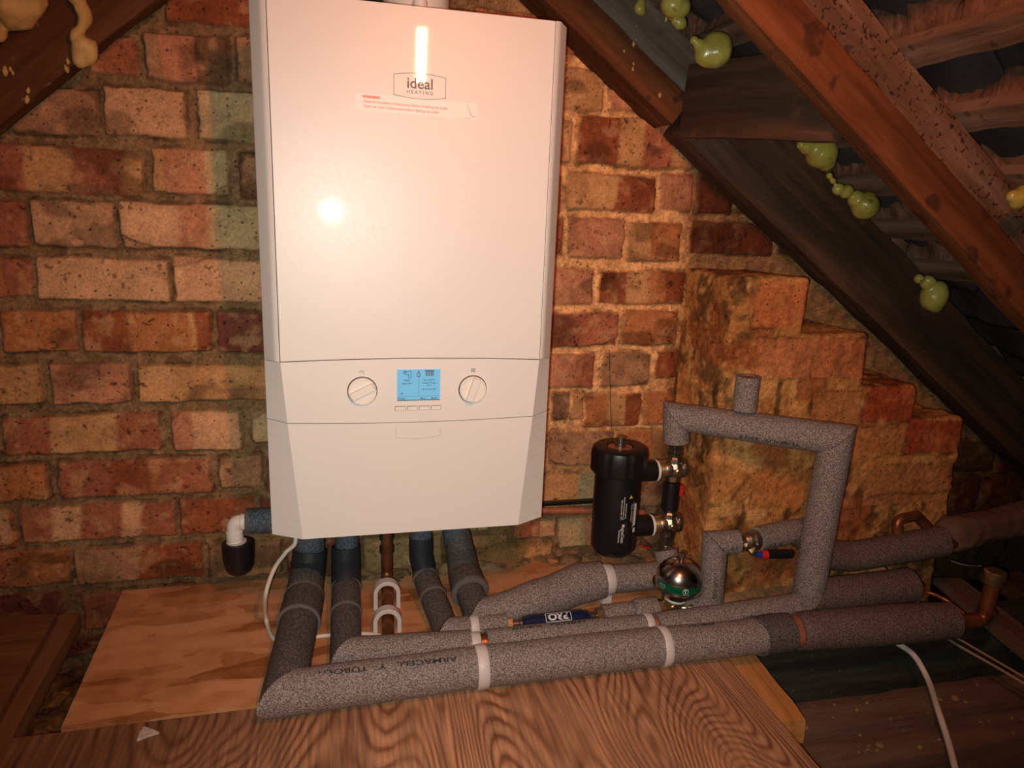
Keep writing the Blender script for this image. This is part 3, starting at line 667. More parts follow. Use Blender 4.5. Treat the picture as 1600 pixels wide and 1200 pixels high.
# expanding foam
def blob(name, balls, m, label, vox=.0022):
    mb = MB()
    for (x, y, z, r, sx, sz) in balls:
        n = 14; prof = [(r*math.sin(math.pi*(i+.02)/(n+.04)), -r*sz*math.cos(math.pi*(i+.02)/(n+.04))) for i in range(n+1)]
        mb.lathe(prof, (x, y, z), (sx, 0, 1), 20)
    A = np.array([tuple(v) for v in mb.V]); nz = (fbm(A[:, 0]*45, A[:, 1]*45, A[:, 2]*45, 3)-.5)
    A = A + nz[:, None]*(.012 if m is M['expfoam_dry'] else .007); mb.V = [Vector(a) for a in A]
    o = mb.build(name, m); r = o.modifiers.new('remesh', 'REMESH'); r.mode = 'VOXEL'; r.voxel_size = vox; r.use_smooth_shade = True
    s = o.modifiers.new('smooth', 'SMOOTH'); s.factor = .6; s.iterations = 4
    tag(o, label, 'foam'); return o
def balls(y, *L):
    out = []
    for px, py, rp_, *e in L:
        q = at(px, py, 'y', y); d = (q-CAMLOC).length; r = rp_*d/FPX*.97
        out.append((q.x, q.y, q.z, r, e[0] if e else 0, e[1] if len(e) > 1 else 1))
    return out
G = 'expanding_foam'
blob(G, balls(-.20, (1118, 78, 24), (1108, 82, 20), (1092, 70, 8), (1084, 63, 6), (1098, 76, 10), (1122, 92, 12)), M['expfoam'], 'largest green-yellow foam bulb, sitting on the cross board near the top')
blob(G, balls(-.19, (1052, 6, 18), (1062, 12, 15), (1048, 16, 10), (1056, 20, 8)), M['expfoam'], 'green-yellow foam lump cut by the top edge of the picture')
blob(G, balls(-.19, (1062, 36, 9), (1055, 33, 6), (1066, 40, 6)), M['expfoam'], 'small foam bead just below the lump at the top edge')
blob(G, balls(-.088, (1002, 4, 6), (1000, 12, 8, 0, 1.2), (1003, 18, 6)), M['expfoam'], 'small crusty foam dab on the grey rafter at the top')
blob(G, balls(-.20, (1284, 240, 22), (1262, 230, 11), (1252, 226, 7), (1275, 232, 14), (1290, 252, 14)), M['expfoam'], 'foam lump under the cross board beside the nearest rafter')
blob(G, balls(-.20, (1352, 322, 19), (1338, 312, 12), (1322, 300, 10), (1310, 296, 9), (1302, 282, 5), (1296, 274, 5), (1356, 312, 12)), M['expfoam'], 'trailing chain of foam beads ending in a bulb between the rafters')
blob(G, balls(-.20, (1460, 462, 18, 0, 1.25), (1450, 442, 11), (1436, 436, 7), (1462, 476, 11)), M['expfoam'], 'lowest drooping foam bulb between the rafters')
blob(G, balls(-.50, (1592, 312, 13), (1582, 308, 8), (1600, 305, 12)), M['expfoam'], 'foam lump cut by the right edge of the picture')
blob(G, balls(-.094, (20, 6, 28), (40, -2, 24), (34, 26, 13, 0, 1.3), (24, 34, 9), (62, 2, 10), (2, 28, 10), (2, 50, 7, 0, 1.6)), M['expfoam_dry'], 'orange-brown dried foam lump in the top left corner')
blob(G, balls(-.094, (124, 0, 10), (128, 16, 9, 0, 1.4), (130, 32, 8, 0, 1.4), (128, 44, 6), (122, 58, 11), (132, 72, 14), (126, 86, 10, 0, 1.6), (142, 82, 10, .4, 1.8), (124, 94, 6)), M['expfoam_dry'], 'long dripped ribbon of dried foam down the top left rafter')
sp_ = MB()
for (px, py, y, s) in ((106, 96, -.087, .004), (104, 108, -.087, .005), (44, 142, -.087, .004), (42, 156, -.087, .005), (8, 112, -.087, .006), (16, 108, -.087, .003), (20, 114, -.087, .003)):
    q = at(px, py, 'y', y); sp_.lathe([(s*.3, -s), (s*.7, 0), (s*.25, s*1.2)], q, (R_.uniform(-.3, .3), 0, 1), 8)
tag(sp_.build('foam_spatter', M['expfoam_dry']), 'pale specks of foam spatter on the top left rafter', 'foam specks', kind='stuff')
sp_ = MB()
for (px, py, s) in ((1041, 30, .004), (990, 69, .004), (1031, 149, .004), (990, 100, .003), (989, 108, .003), (975, 80, .0025), (994, 62, .0015), (995, 40, .0015)):
    q = at(px, py, 'y', -.083); sp_.lathe([(s*.3, -s), (s*.7, 0), (s*.25, s*1.2)], q, (R_.uniform(-.3, .3), 0, 1), 8)
tag(sp_.build('foam_spatter', M['expfoam_dry']), 'pale specks of foam spatter on the short orange rafter strip', 'foam specks', kind='stuff')
q = at(1173, 180, 'y', -.24)
sp_ = MB().lathe([(.001, -.014), (.003, -.006), (.0022, .004), (.0035, .010), (.001, .016)], (q.x-.0, q.y, q.z), (.15, 0, 1), 8)
tag(sp_.build('foam_drip', M['expfoam_dry']), 'single pale dried drip on the face of the cross board', 'foam drip')

# ------------------------------------------------------------------ text
def text_geo(body, size, bold=0, sx=1.0, align='CENTER'):
    c = bpy.data.curves.new('t', 'FONT'); c.body = body; c.size = size; c.align_x = align; c.align_y = 'CENTER'; c.offset = bold; c.resolution_u = 3
    o = bpy.data.objects.new('t', c); COL.objects.link(o); dg = bpy.context.evaluated_depsgraph_get(); me = bpy.data.meshes.new_from_object(o.evaluated_get(dg))
    V = [(v.co.x*sx, v.co.y) for v in me.vertices]; F = [tuple(p.vertices) for p in me.polygons]
    bpy.data.objects.remove(o); bpy.data.meshes.remove(me); bpy.data.curves.remove(c); return V, F
def text_flat(mb, body, P, u, up, size, bold=0, sx=1, align='CENTER'):
    V, F = text_geo(body, size, bold, sx, align); u = Vector(u).normalized(); up = Vector(up).normalized(); P = Vector(P)
    return mb.add([P+u*x+up*y for x, y in V], F)
def text_tube(mb, body, P, u, m_, r, size, bold=0, sx=1):
    V, F = text_geo(body, size, bold, sx); u = Vector(u).normalized(); m_ = Vector(m_); m_ = (m_-u*m_.dot(u)).normalized(); wv = m_.cross(u); P = Vector(P)
    return mb.add([P+u*x+(m_*math.cos(y/r)+wv*math.sin(y/r))*r for x, y in V], F)

# ------------------------------------------------------------------ boiler
bo = empty('boiler', (0, 0, 0), 'tall white wall-hung combi boiler on the brick wall', 'boiler')
YF, YS, HW = -.278, -.255, .1988
def crease(z): return float(np.interp(z, [0, .17, .26, .7], [.1555, .1705, .1765, .1765]))
mb = MB().box((-.1965, -.250, .002), (.1965, -.012, .697)); mb.build('casing', M['white'], bo, smooth=False, bevel=.002)
# dark sheet behind the panel gaps, painting the shade inside them
MB().box((-.190, -.2595, .006), (.190, -.2500, .694)).build('gap_shade', M['seam'], bo, smooth=False)
def front(name, zl, zh, xs_l=None, full=True, x_in=None, back=-.262):
    """faceted front panel between two seam curves zl(x), zh(x)"""
    nxs = 24
    mb = MB(); rows = 14; cols = []
    for j in range(rows+1):
        row = []
        def zz(x): return zl(x)+(zh(x)-zl(x))*j/rows
        z_ = zz(0); c = crease(z_)
        xs = [-HW, -(HW-.0006)] + [-c]+[-c+2*c*k/nxs for k in range(1, nxs)]+[c]+[HW-.0006, HW]
        for x in xs:
            ax_ = abs(x)
            if ax_ >= HW-.0001: y = YS+.004
            elif ax_ > c+1e-6: y = YS
            else: y = YF - .0012*(1-(x/c)**2)*0
            row.append((x, y, zz(x)))
        cols.append(row)
    n = len(cols[0]); V = [p for r in cols for p in r]; F = []
    for j in range(rows):
        for i in range(n-1): F.append((j*n+i, j*n+i+1, (j+1)*n+i+1, (j+1)*n+i))
    # returns at seams
    b = len(V)
    for j in (0, rows):
        V += [(x, -.2505, z) for (x, y, z) in cols[j]]
    for i in range(n-1):
        F.append((i+1, i, b+i, b+i+1)); F.append((rows*n+i, rows*n+i+1, b+n+i+1, b+n+i))
    o = mb.add(V, F).build(name, M['white'], bo, smooth=False)
    return o
arc = lambda x: .2570 - .0045*(abs(x)/.1975)**2
arc2 = lambda x: .1662 + .0048*(abs(x)/.1975)**2
front('lower_flap', lambda x: 0.0, lambda x: arc2(x)-.0005)
front('control_panel', lambda x: arc2(x)+.0005, lambda x: arc(x)-.0005)
# upper cover: centre door and two rounded side trims
mb = MB(); xs = [-.1765+.353*k/24 for k in range(25)]
V = [(x, YF, arc(x)+.0005) for x in xs]+[(x, YF, .6965) for x in xs]+[(x, -.256, arc(x)+.0005) for x in xs]+[(x, -.256, .6965) for x in xs]
F = []
for i in range(24): F += [(i, i+1, 25+i+1, 25+i), (i+1, i, 50+i, 50+i+1), (25+i, 25+i+1, 75+i+1, 75+i)]
F += [(0, 25, 75, 50), (24, 74, 99, 49)]
mb.add(V, F).build('front_cover', M['white'], bo, smooth=False, bevel=.0008)
for s in (-1, 1):
    prof = [(.1773, -.256), (.1773, -.2772), (.1778, -.2778), (.1800, -.2780), (.1825, -.2774), (.1845, -.2758), (.1862, -.2730), (.1973, -.2575), (.1983, -.2560), (.1988, -.2535), (.1988, -.25)]
    V = []; F = []; n = len(prof); zr = [arc(.187)+.0005, .695]
    lowp = []
    for (x, y) in prof:
        if -.2781 < y < -.2576 and x > .1775: t = min(1, (x-.1773)/.0200); lowp.append((x, min(-.2572, -.2775+t*.0200)))
        else: lowp.append((x, y))
    for k_, z in enumerate(zr): V += [(s*x, y, z+(.0015 if (z > .5 and x < .19) else 0)) for x, y in (lowp if k_ == 0 else prof)]
    for i in range(n-1): F.append((i, i+1, n+i+1, n+i) if s > 0 else (i+1, i, n+i, n+i+1))
    F += [tuple(range(n)), tuple(range(2*n-1, n-1, -1))]
    MB().add(V, F).build('side_trim', M['white'], bo, smooth=True, auto=40)
# knobs
def disc_ring(mb, c, r0, r1, y, seg=48):
    V = []; F = []
    for k in range(seg):
        a = 2*math.pi*k/seg
        for r in (r0, r1): V.append((c[0]+r*math.cos(a), y, c[1]+r*math.sin(a)))
    for k in range(seg): j = (k+1) % seg; F.append((2*k, 2*j, 2*j+1, 2*k+1))
    return mb.add(V, F)
for (x, z, ang, lab) in ((-.0715, .2125, 26, 'knob turned nearly level, bar slanting up to the right'), (.0805, .2120, 72, 'knob turned nearly upright')):
    kb = MB().lathe([(.0190, -.004), (.0190, .0045), (.0182, .0055), (.016, .0055), (.0155, .0045), (.0, .0042)], (x, YF, z), (0, -1, 0), 48).build('control_knob', M['whiteflat'], bo, auto=35); kb['label'] = lab
    disc_ring(MB(), (x, z), .0189, .0202, YF-.0004).build('knob_recess', M['seam'], bo, smooth=False)
    a = math.radians(ang); u = Vector((math.cos(a), 0, math.sin(a))); v = Vector((-math.sin(a), 0, math.cos(a))); c = Vector((x, YF-.0045, z))
    g = MB(); hw = .0056; L_ = .0178
    pts = [c+u*su*L_+v*sv*hw for su, sv in ((-1, -1), (1, -1), (1, 1), (-1, 1))]; top = [p+Vector((0, -.006, 0))-(p-c)*.06 for p in pts]
    g.add(pts+top, [(0, 1, 2, 3), (7, 6, 5, 4), (0, 4, 5, 1), (1, 5, 6, 2), (2, 6, 7, 3), (3, 7, 4, 0)])
    g.build('grip', M['whiteflat'], kb, smooth=False, bevel=.0012)
# display
MB().box((-.0262, YF-.0006, .1965), (.0360, YF+.004, .2432)).build('display_bezel', M['whiteflat'], bo, smooth=False, bevel=.0006)
ds = MB().box((-.0250, YF-.0012, .1980), (.0345, YF, .2420)).build('display', M['lcd'], bo, smooth=False); ds['label'] = 'light blue backlit display'
yd = YF-.0015
k_ = MB(); X_, U_ = (1, 0, 0), (0, 0, 1)
def tline(t, px, pz, size, al='CENTER'): text_flat(k_, t, (px, yd, pz), X_, U_, size, .00004, 1, al)
tline('Ready', -.0112, .2268, .0032); tline('Target 60°C', -.0112, .2222, .0030)
tline('Off', -.0188, .2077, .0032)
tline('Preheat', -.0245, .2008, .0034, 'LEFT'); tline('Menu', .0110, .2008, .0034); tline('Mode', .0262, .2008, .0034)
tline('On at 62°C', .0190, .2268, .0034); tline('Radiator Target', .0190, .2226, .0030); tline('67°C', .0190, .2188, .0030); tline('Set to Room Stat', .0190, .2138, .0028)
def seg2(mb, a, b, wd=.0005, y=yd):
    a = Vector((a[0], y, a[1])); b = Vector((b[0], y, b[1])); d = (b-a).normalized(); n = Vector((-d.z, 0, d.x))*wd/2
    return mb.add([a-n, b-n, b+n, a+n], [(0, 1, 2, 3)])
seg2(k_, (.0047, .2370), (.0047, .2050), .0003); seg2(k_, (-.0245, .2038), (.0340, .2038), .0003); seg2(k_, (-.0245, .1984), (.034, .1984), .0010)
tp = [(-.0165, .2400), (-.0105, .2385), (-.0060, .2400), (-.0060, .2300), (-.0090, .2300), (-.0090, .2345), (-.0150, .2355), (-.0165, .2370), (-.0120, .2378), (-.0165, .2400)]
for a, b in zip(tp[:-1], tp[1:]): seg2(k_, a, b, .0006)
seg2(k_, (.0135, .2400), (.0255, .2400), .0007)
k_.build('display_text', M['ink'], ds, smooth=False)
rd = MB()
for i in range(5): seg2(rd, (.0150+i*.0023, .2402), (.0150+i*.0023, .2322), .0012)
seg2(rd, (.0125, .2398), (.026, .2398), .0006)
fl2 = [(.0028, .2318), (.0020, .2345), (.0036, .2375), (.0045, .2400), (.0056, .2370), (.0068, .2345), (.0060, .2318), (.0028, .2318)]
for a, b in zip(fl2[:-1], fl2[1:]): seg2(rd, a, b, .0008)
rd.build('display_icons', plain('dark red display ink', (.12, .02, .02), .6), ds, smooth=False)
def rrect(c, w_, h_, r, n=5):
    out = []
    for (sx, sy, a0) in ((1, 1, 0), (-1, 1, 90), (-1, -1, 180), (1, -1, 270)):
        for k in range(n+1):
            a = math.radians(a0+90*k/n); out.append((c[0]+sx*(w_/2-r)+r*math.cos(a), c[1]+sy*(h_/2-r)+r*math.sin(a)))
    return out
for i in range(4):
    x = -.0205+i*.0166
    MB().prism(rrect((x, .1866), .0146, .0064, .0012), YF+.001, YF-.0004).build('button_surround', M['seam'], bo, smooth=False)
    MB().prism(rrect((x, .1866), .0136, .0054, .0010), YF+.001, YF-.0012).build('button', M['whiteflat'], bo, smooth=False)
ic = MB(); ic2 = MB()
tp2 = [(-.0765, .2395), (-.0700, .2400), (-.0690, .2400), (-.0690, .2350)]
for a, b in zip(tp2[:-1], tp2[1:]): seg2(ic, a, b, .0005, YF-.0004)
seg2(ic, (-.0740, .2412), (-.0715, .2412), .0005, YF-.0004); seg2(ic, (-.0745, .2395), (-.0745, .2375), .0004, YF-.0004); seg2(ic, (-.0730, .2380), (-.0705, .2380), .0004, YF-.0004)
for i in range(5): seg2(ic2, (.0780+i*.0013, .2418), (.0780+i*.0013, .2368), .0006, YF-.0004)
for z in (.2412, .2374): seg2(ic2, (.0775, z), (.0838, z), .0004, YF-.0004)
ic.build('tap_symbol', M['greyink'], bo, smooth=False); ic2.build('radiator_symbol', M['greyink'], bo, smooth=False)
# finger recess
pts = [(-.0262, .1600), (-.0262, .1455), (-.0255, .1445), (0, .1418), (.018, .1425), (.0350, .1450), (.0356, .1460), (.0356, .1585)]
rec = MB()
for a, b in zip(pts[:-1], pts[1:]): seg2(rec, a, b, .0005, YF-.0004)
rec.build('finger_recess', plain('recess shadow line', (.45, .38, .34), .5), bo, smooth=False)
# badge
bd = MB()
zc = .6050; out = []
for k in range(21):
    t = -1+2*k/20; out.append((.0035+t*.0325, zc+.0118+.0032*(1-t*t)))
for k in range(21):
    t = 1-2*k/20; out.append((.0035+t*.0325, zc-.0118-.0032*(1-t*t)))
for a, b in zip(out, out[1:]+out[:1]): seg2(bd, a, b, .0006, YF-.0006)
bdg = bd.build('badge_outline', M['greyink'], bo, smooth=False)
t_ = MB(); text_flat(t_, 'ideal', (.0035, YF-.0006, .6075), X_, U_, .0178, .00022, 1.02); t_.build('badge_name', M['greyink'], bo, smooth=False)
t_ = MB(); text_flat(t_, 'H E A T I N G', (.0035, YF-.0006, .5975), X_, U_, .0056, .00005, 1.0); t_.build('badge_word', M['greyink'], bo, smooth=False)
# warning sticker, slightly tilted
c = Vector((0, YF, .5808)); a = math.radians(-.9); u = Vector((math.cos(a), 0, math.sin(a))); v = Vector((-math.sin(a), 0, math.cos(a)))
st = MB().add([c+u*x+v*z+Vector((0, yy, 0)) for yy in (-.0003, .001) for x, z in ((-.0765, -.0100), (.0765, -.0100), (.0765, .0100), (-.0765, .0100))], [(0, 1, 2, 3), (0, 4, 5, 1), (1, 5, 6, 2), (2, 6, 7, 3), (3, 7, 4, 0)]).build('warning_sticker', M['paper'], bo, smooth=False)
st['label'] = 'thin translucent sticker with red warning text'
t_ = MB(); e = Vector((0, -.0006, 0))
text_flat(t_, 'WARNING', c+e+u*-.0675+v*.0062, u, v, .0044, .00022, 1, 'LEFT')
text_flat(t_, '- Read the Installation Instructions before installing the boiler', c+e+u*-.0680+v*.0008, u, v, .0044, .00003, .98, 'LEFT')
text_flat(t_, '  Read the User\'s Instructions before lighting the boiler', c+e+u*-.0680+v*-.0048, u, v, .0044, .00003, .98, 'LEFT')
t_.build('warning_text', M['redink'], st, smooth=False)
t_ = MB()
for a_, b_ in (((.0640, .0075), (.0700, -.0065)), ((.0700, -.0065), (.0755, -.0055)), ((.0610, -.0085), (.0690, -.0085))):
    a2 = c+u*a_[0]+v*a_[1]; b2 = c+u*b_[0]+v*b_[1]; seg2(t_, (a2.x, a2.z), (b2.x, b2.z), .0004, YF-.0007)
t_.build('sticker_fold', M['greyink'], st, smooth=False)
# flue turret on top
MB().lathe([(.050, -.006), (.052, .004), (.050, .012), (.046, .016), (.046, .12)], (.012, -.14, .70), UP, 48).build('flue_turret', M['white'], bo, auto=40)
MB().lathe([(.0085, 0), (.0085, .018), (.0102, .019), (.0102, .030), (.0085, .032)], (.012, -.192, .694), UP, 24).build('sampling_cap', M['white'], bo, auto=40)

# ------------------------------------------------------------------ lagged pipes
def sleeve(parent, pts, r, m='foam', n0=None, n1=None, rin=.011, amp=.0011, name='foam_sleeve', bend=0, seed=0, bulge=None):
    if bend: pts = fillet(pts, bend)
    pts = [Vector(q) for q in pts]
    if n0 is not None: pts[0] = pts[0]+(pts[1]-pts[0]).normalized()*.0008
    if n1 is not None: pts[-1] = pts[-1]+(pts[-2]-pts[-1]).normalized()*.0008
    pts = dense(pts, .007)
    rr = r
    if bulge:
        n = len(pts); rr = [float(np.interp(i/(n-1), bulge[0], bulge[1])) for i in range(n)]
    return MB().tube(pts, rr, 36, n0, n1, rin=rin, amp=amp, seed=seed).build(name, M[m], parent, auto=50)
def pipe(parent, pts, r, m='copper', bend=0, name='copper_pipe'):
    if bend: pts = fillet(pts, bend)
    return MB().tube(dense(pts, .01), r, 20).build(name, M[m], parent, auto=50)
def band(parent, p, u, r, wd, m='grey_band', name='tape_band'):
    u = Vector(u).normalized()
    return MB().lathe([(r-.002, -wd/2), (r, -wd/2+.0006), (r, wd/2-.0006), (r-.002, wd/2)], p, u, 36).build(name, M[m], parent, auto=50)
def clip(parent, p, u, r, wd=.013, foot=None, name='pipe_clip'):
    u = Vector(u).normalized(); mb = MB().lathe([(r-.004, -wd/2), (r, -wd/2), (r+.0008, -wd/2+.001), (r+.0008, wd/2-.001), (r, wd/2), (r-.004, wd/2)], p, u, 40)
    p = Vector(p)
    if foot is not None: mb.box((p.x-wd/2, p.y-.009, foot), (p.x+wd/2, p.y+.009, p.z-r*.6))
    return mb.build(name, M['clip'], parent, auto=50)
def lagtext(parent, body, P, u, m_, r, size, sx=1.25):
    MB_ = MB(); text_tube(MB_, body, P, u, m_, r+.0012, size, .0001, sx); return MB_.build('printed_text', M['ink'], parent, smooth=False)
VIEW = (-.15, -.8, .75)
MIT = (1, -1, 0)     # mitre plane normal between a leg coming forward (-y) and a run going right (+x)

# --- P1: front pipe
r1 = .0285; z1 = -.1705
p1 = empty('lagged_pipe', (-.175, -.378, z1), 'thickest grey-lagged pipe nearest the camera, from the boiler\'s left end to the far right', 'pipe')
c1 = Vector((-.180, -.378, z1)); leg0 = Vector((-.158, -.105, -.148))
ud = (c1-leg0).normalized()
n_m = (ud+Vector((1, 0, 0))).normalized()
a1 = leg0.lerp(c1, .46)
sleeve(p1, [a1, c1], r1, 'foam_dark', n1=n_m, rin=0, seed=1).__setitem__('label', 'sleeve of the leg coming forward, its shade put into the colour')
b1 = Vector((.0855, -.3685, z1)); sl1 = sleeve(p1, [c1, b1-Vector((.007, 0, 0))], r1, n0=n_m, seed=2)
clip(p1, b1, (1, 0, 0), r1+.001, .016, foot=-.199)
b2 = Vector((.3640, -.3690, z1)); sl2 = sleeve(p1, [b1+Vector((.007, 0, 0)), b2-Vector((.006, 0, 0))], r1, seed=3)
clip(p1, b2, (1, 0, 0), r1+.0005, .013, foot=-.199)
b3 = Vector((.520, -.3710, z1)); b4 = Vector((.5790, -.3725, z1+.0015)); b5 = Vector((.5930, -.3728, z1+.0015))
sl3 = sleeve(p1, [b2+Vector((.006, 0, 0)), b3], r1-.0015, n1=(1, .45, 0), seed=4)
sleeve(p1, [b3, b4], r1+.0015, 'foam_dark', n0=(1, .45, 0), seed=5).__setitem__('label', 'smooth darker sleeve piece')
b6 = Vector((.872, -.388, z1)); sleeve(p1, [b5, b6], r1+.0025, 'foam_brown', seed=6, bulge=([0, .04, .5, 1], [r1, r1+.002, r1+.003, r1+.001]))
MB().lathe([(.013, -.010), (.0235, -.009), (.0235, .009), (.013, .010)], b4.lerp(b5, .5), (1, 0, 0), 30).build('copper_fitting', M['copper_paint'], p1, auto=40)
st1 = Vector((.935, -.392, z1-.004))
pipe(p1, [b4-Vector((.03, 0, 0)), b6-Vector((.06, 0, 0))], .0125, 'copper')
pipe(p1, [b6-Vector((.05, -.002, 0)), st1, st1+Vector((.004, 0, .085))], .0115, 'copper_old', bend=.016)
tp_ = st1+Vector((.004, 0, .066))
MB().lathe([(.0135, 0), (.0150, .002), (.0150, .012), (.0165, .013), (.0165, .022), (.014, .0245), (.010, .025)], tp_, UP, 28).build('brass_cap', M['brass'], p1, auto=30)
band(p1, st1+Vector((.0035, 0, .018)), UP, .0135, .006, 'copper_old', 'pipe_joint')
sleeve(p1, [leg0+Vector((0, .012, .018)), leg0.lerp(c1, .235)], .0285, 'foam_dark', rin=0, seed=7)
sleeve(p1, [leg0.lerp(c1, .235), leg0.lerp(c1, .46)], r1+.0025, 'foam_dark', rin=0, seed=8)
sleeve(p1, [leg0+Vector((.004, -.002, .150)), leg0+Vector((.003, -.0, .06)), leg0+Vector((0, .006, .018))], .0245, 'foam_blue', rin=0, seed=9).__setitem__('label', 'blue-grey sleeve just under the boiler')
sleeve(p1, [leg0+Vector((.003, .0, .046)), leg0+Vector((0, -.006, .020)), leg0.lerp(c1, .16)], .0275, 'tape', rin=0, amp=.001, name='taped_elbow', seed=10)
band(p1, leg0.lerp(c1, .235), ud, .0315, .006); band(p1, leg0.lerp(c1, .46), ud, .0325, .005)
lagtext(sl1, 'ARMACELL   Y   TUBOLIT', (-.045, -.373, z1), (-1, 0, 0), (-.1, -.35, 1), r1, .0105, 1.6)
lagtext(sl3, 'ARMACELL', (.425, -.370, z1), (-1, 0, 0), (0, .0, 1), r1, .007, 1.3)

# --- P2
r2 = .0200; z2 = -.179
p2 = empty('lagged_pipe', (-.1, -.28, z2), 'thinner grey-lagged pipe lying directly behind the front pipe', 'pipe')
c2 = Vector((-.100, -.288, z2)); l2 = Vector((-.097, -.105, -.150)); u2 = (c2-l2).normalized(); n2 = (u2+Vector((1, 0, 0))).normalized()
m2 = l2.lerp(c2, .55)
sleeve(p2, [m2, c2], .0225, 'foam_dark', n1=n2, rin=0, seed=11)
d1 = Vector((.0885, -.301, z2)); d2 = Vector((.370, -.304, z2))
sleeve(p2, [c2, d1-Vector((.006, 0, 0))], .0215, n0=n2, seed=12)
clip(p2, d1+Vector((.002, 0, 0)), (1, 0, 0), .0165, .014, foot=-.199)
pipe(p2, [d1-Vector((.03, 0, 0)), d1+Vector((.05, 0, 0))], .012)
MB().lathe([(.012, 0), (.0145, .001), (.0145, .008), (.012, .009)], d1+Vector((.009, 0, 0)), (1, 0, 0), 28).build('pipe_joint', M['copper'], p2, auto=40)
sl = sleeve(p2, [d1+Vector((.019, 0, 0)), d2-Vector((.006, 0, 0))], r2, seed=13)
clip(p2, d2, (1, 0, 0), r2+.0004, .012, foot=-.199); pipe(p2, [d2-Vector((.02, 0, 0)), d2+Vector((.03, 0, 0))], .0135, 'copper_paint')
sleeve(p2, [d2+Vector((.015, -.0, 0)), Vector((.50, -.3035, z2+.002)), Vector((.640, -.300, z2+.005))], r2, seed=14, bulge=([0, .3, 1], [r2, r2+.001, r2+.002]))
lagtext(sl, 'ARMACELL   TUBOLIT', (.205, -.3025, z2), (-1, 0, 0), (0, -.05, 1), r2, .0072, 1.7)
sleeve(p2, [l2+Vector((.002, -.002, .15)), l2+Vector((.002, 0, .055)), l2+Vector((0, .002, .02))], .0195, 'foam_blue', rin=0, seed=15)
sleeve(p2, [l2+Vector((0, 0, .050)), l2+Vector((0, -.004, .022)), l2.lerp(c2, .22)], .0235, 'tape', rin=0, name='taped_elbow', seed=16)
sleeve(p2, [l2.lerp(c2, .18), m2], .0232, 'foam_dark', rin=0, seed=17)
band(p2, l2.lerp(c2, .22), u2, .0248, .006); band(p2, m2, u2, .0246, .0045)

# --- P3 bare copper
p3 = empty('copper_pipe_drop', (-.03, -.1, -.18), 'thin bare copper pipe in two white clips between the lagged legs', 'pipe')
k0 = Vector((-.0285, -.10, -.02)); k1 = Vector((-.0285, -.105, -.165)); k2 = Vector((-.037, -.268, -.186))
pipe(p3, [k0+Vector((0, 0, .03)), k1, k2], .0098, 'copper_old', bend=.022)
for f in ((0, 0, -.075), (0, 0, -.100)): MB().lathe([(.0098, 0), (.0122, .001), (.0122, .012), (.0098, .013)], k0+Vector(f), UP, 24).build('pipe_joint', M['nickel'], p3, auto=40)
def horseshoe(parent, p, r=.0150, R2=.0225, wd=.017):
    # nylon saddle: an arch across the pipe with two legs down to the board
    P = Vector(p); n = 16; V = []; F = []
    zb_ = -.1995
    prof = [(-1, None)]+[(math.pi-math.pi*k/n, 1) for k in range(n+1)]+[(1, None)]
    for (a, q) in prof:
        for rr_ in (r, R2):
            x, z = (a*rr_, zb_-P.z) if q is None else (math.cos(a)*rr_, math.sin(a)*rr_)
            for y in (-wd/2, wd/2): V.append(P+Vector((x, y, z)))
    for i in range(len(prof)-1):
        a = 4*i; b = a+4
        F += [(a, b, b+1, a+1), (a+2, a+3, b+3, b+2), (a, a+2, b+2, b), (a+1, b+1, b+3, a+3)]
    return MB().add(V, F).build('pipe_clip', M['clip'], parent, auto=40, bevel=.0016)
horseshoe(p3, (-.031, -.140, -.172)); horseshoe(p3, (-.035, -.212, -.180))

# --- P4 with the inline device, vessel and riser
r4 = .0180; z4 = -.181
p4 = empty('lagged_pipe', (.05, -.24, z4), 'short-pieced lagged pipe carrying the blue inline unit, third row back', 'pipe')
c4 = Vector((.0525, -.253, z4)); l4 = Vector((.030, -.10, -.150)); u4 = (c4-l4).normalized(); n4 = (u4+Vector((1, 0, 0))).normalized()
m4 = l4.lerp(c4, .52)
sleeve(p4, [l4+Vector((0, -.002, .15)), l4+Vector((0, 0, .055)), l4+Vector((0, .002, .02))], .0195, 'foam_blue', rin=0, seed=20)
sleeve(p4, [l4+Vector((0, 0, .055)), l4+Vector((0, -.004, .02)), l4.lerp(c4, .22)], .0205, 'tape', rin=0, name='taped_elbow', seed=21)
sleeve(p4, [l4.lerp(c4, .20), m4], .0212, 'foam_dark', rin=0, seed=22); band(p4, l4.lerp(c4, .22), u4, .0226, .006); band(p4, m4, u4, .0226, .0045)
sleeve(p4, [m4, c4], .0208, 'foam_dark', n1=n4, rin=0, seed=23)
e1 = Vector((.0965, -.255, z4)); sleeve(p4, [c4, e1-Vector((.006, 0, 0))], r4, n0=n4, seed=24)
clip(p4, e1, (1, 0, 0), r4+.0004, .013, foot=-.199)
e2 = Vector((.150, -.256, z4)); sleeve(p4, [e1+Vector((.006, 0, 0)), e2], r4, seed=25)
def ax_(x, dy=0): return Vector((x, -.2565+dy, z4))
MB().lathe([(.0095, 0), (.0115, .001), (.0115, .009), (.009, .010)], ax_(.149), (1, 0, 0), 6).build('compression_nut', M['brass'], p4, auto=30)
MB().lathe([(.006, 0), (.006, .012), (.008, .013), (.008, .020)], ax_(.157), (1, 0, 0), 20).build('union', M['nickel'], p4, auto=30)
dv = MB().lathe([(.006, 0), (.0115, .006), (.0115, .012), (.0128, .013), (.0128, .103), (.0115, .104), (.0105, .112), (.006, .118)], ax_(.172), (1, 0, 0), 40).build('inline_unit', M['blue'], p4, auto=30)
dv['label'] = 'dark blue cylinder with white lettering'
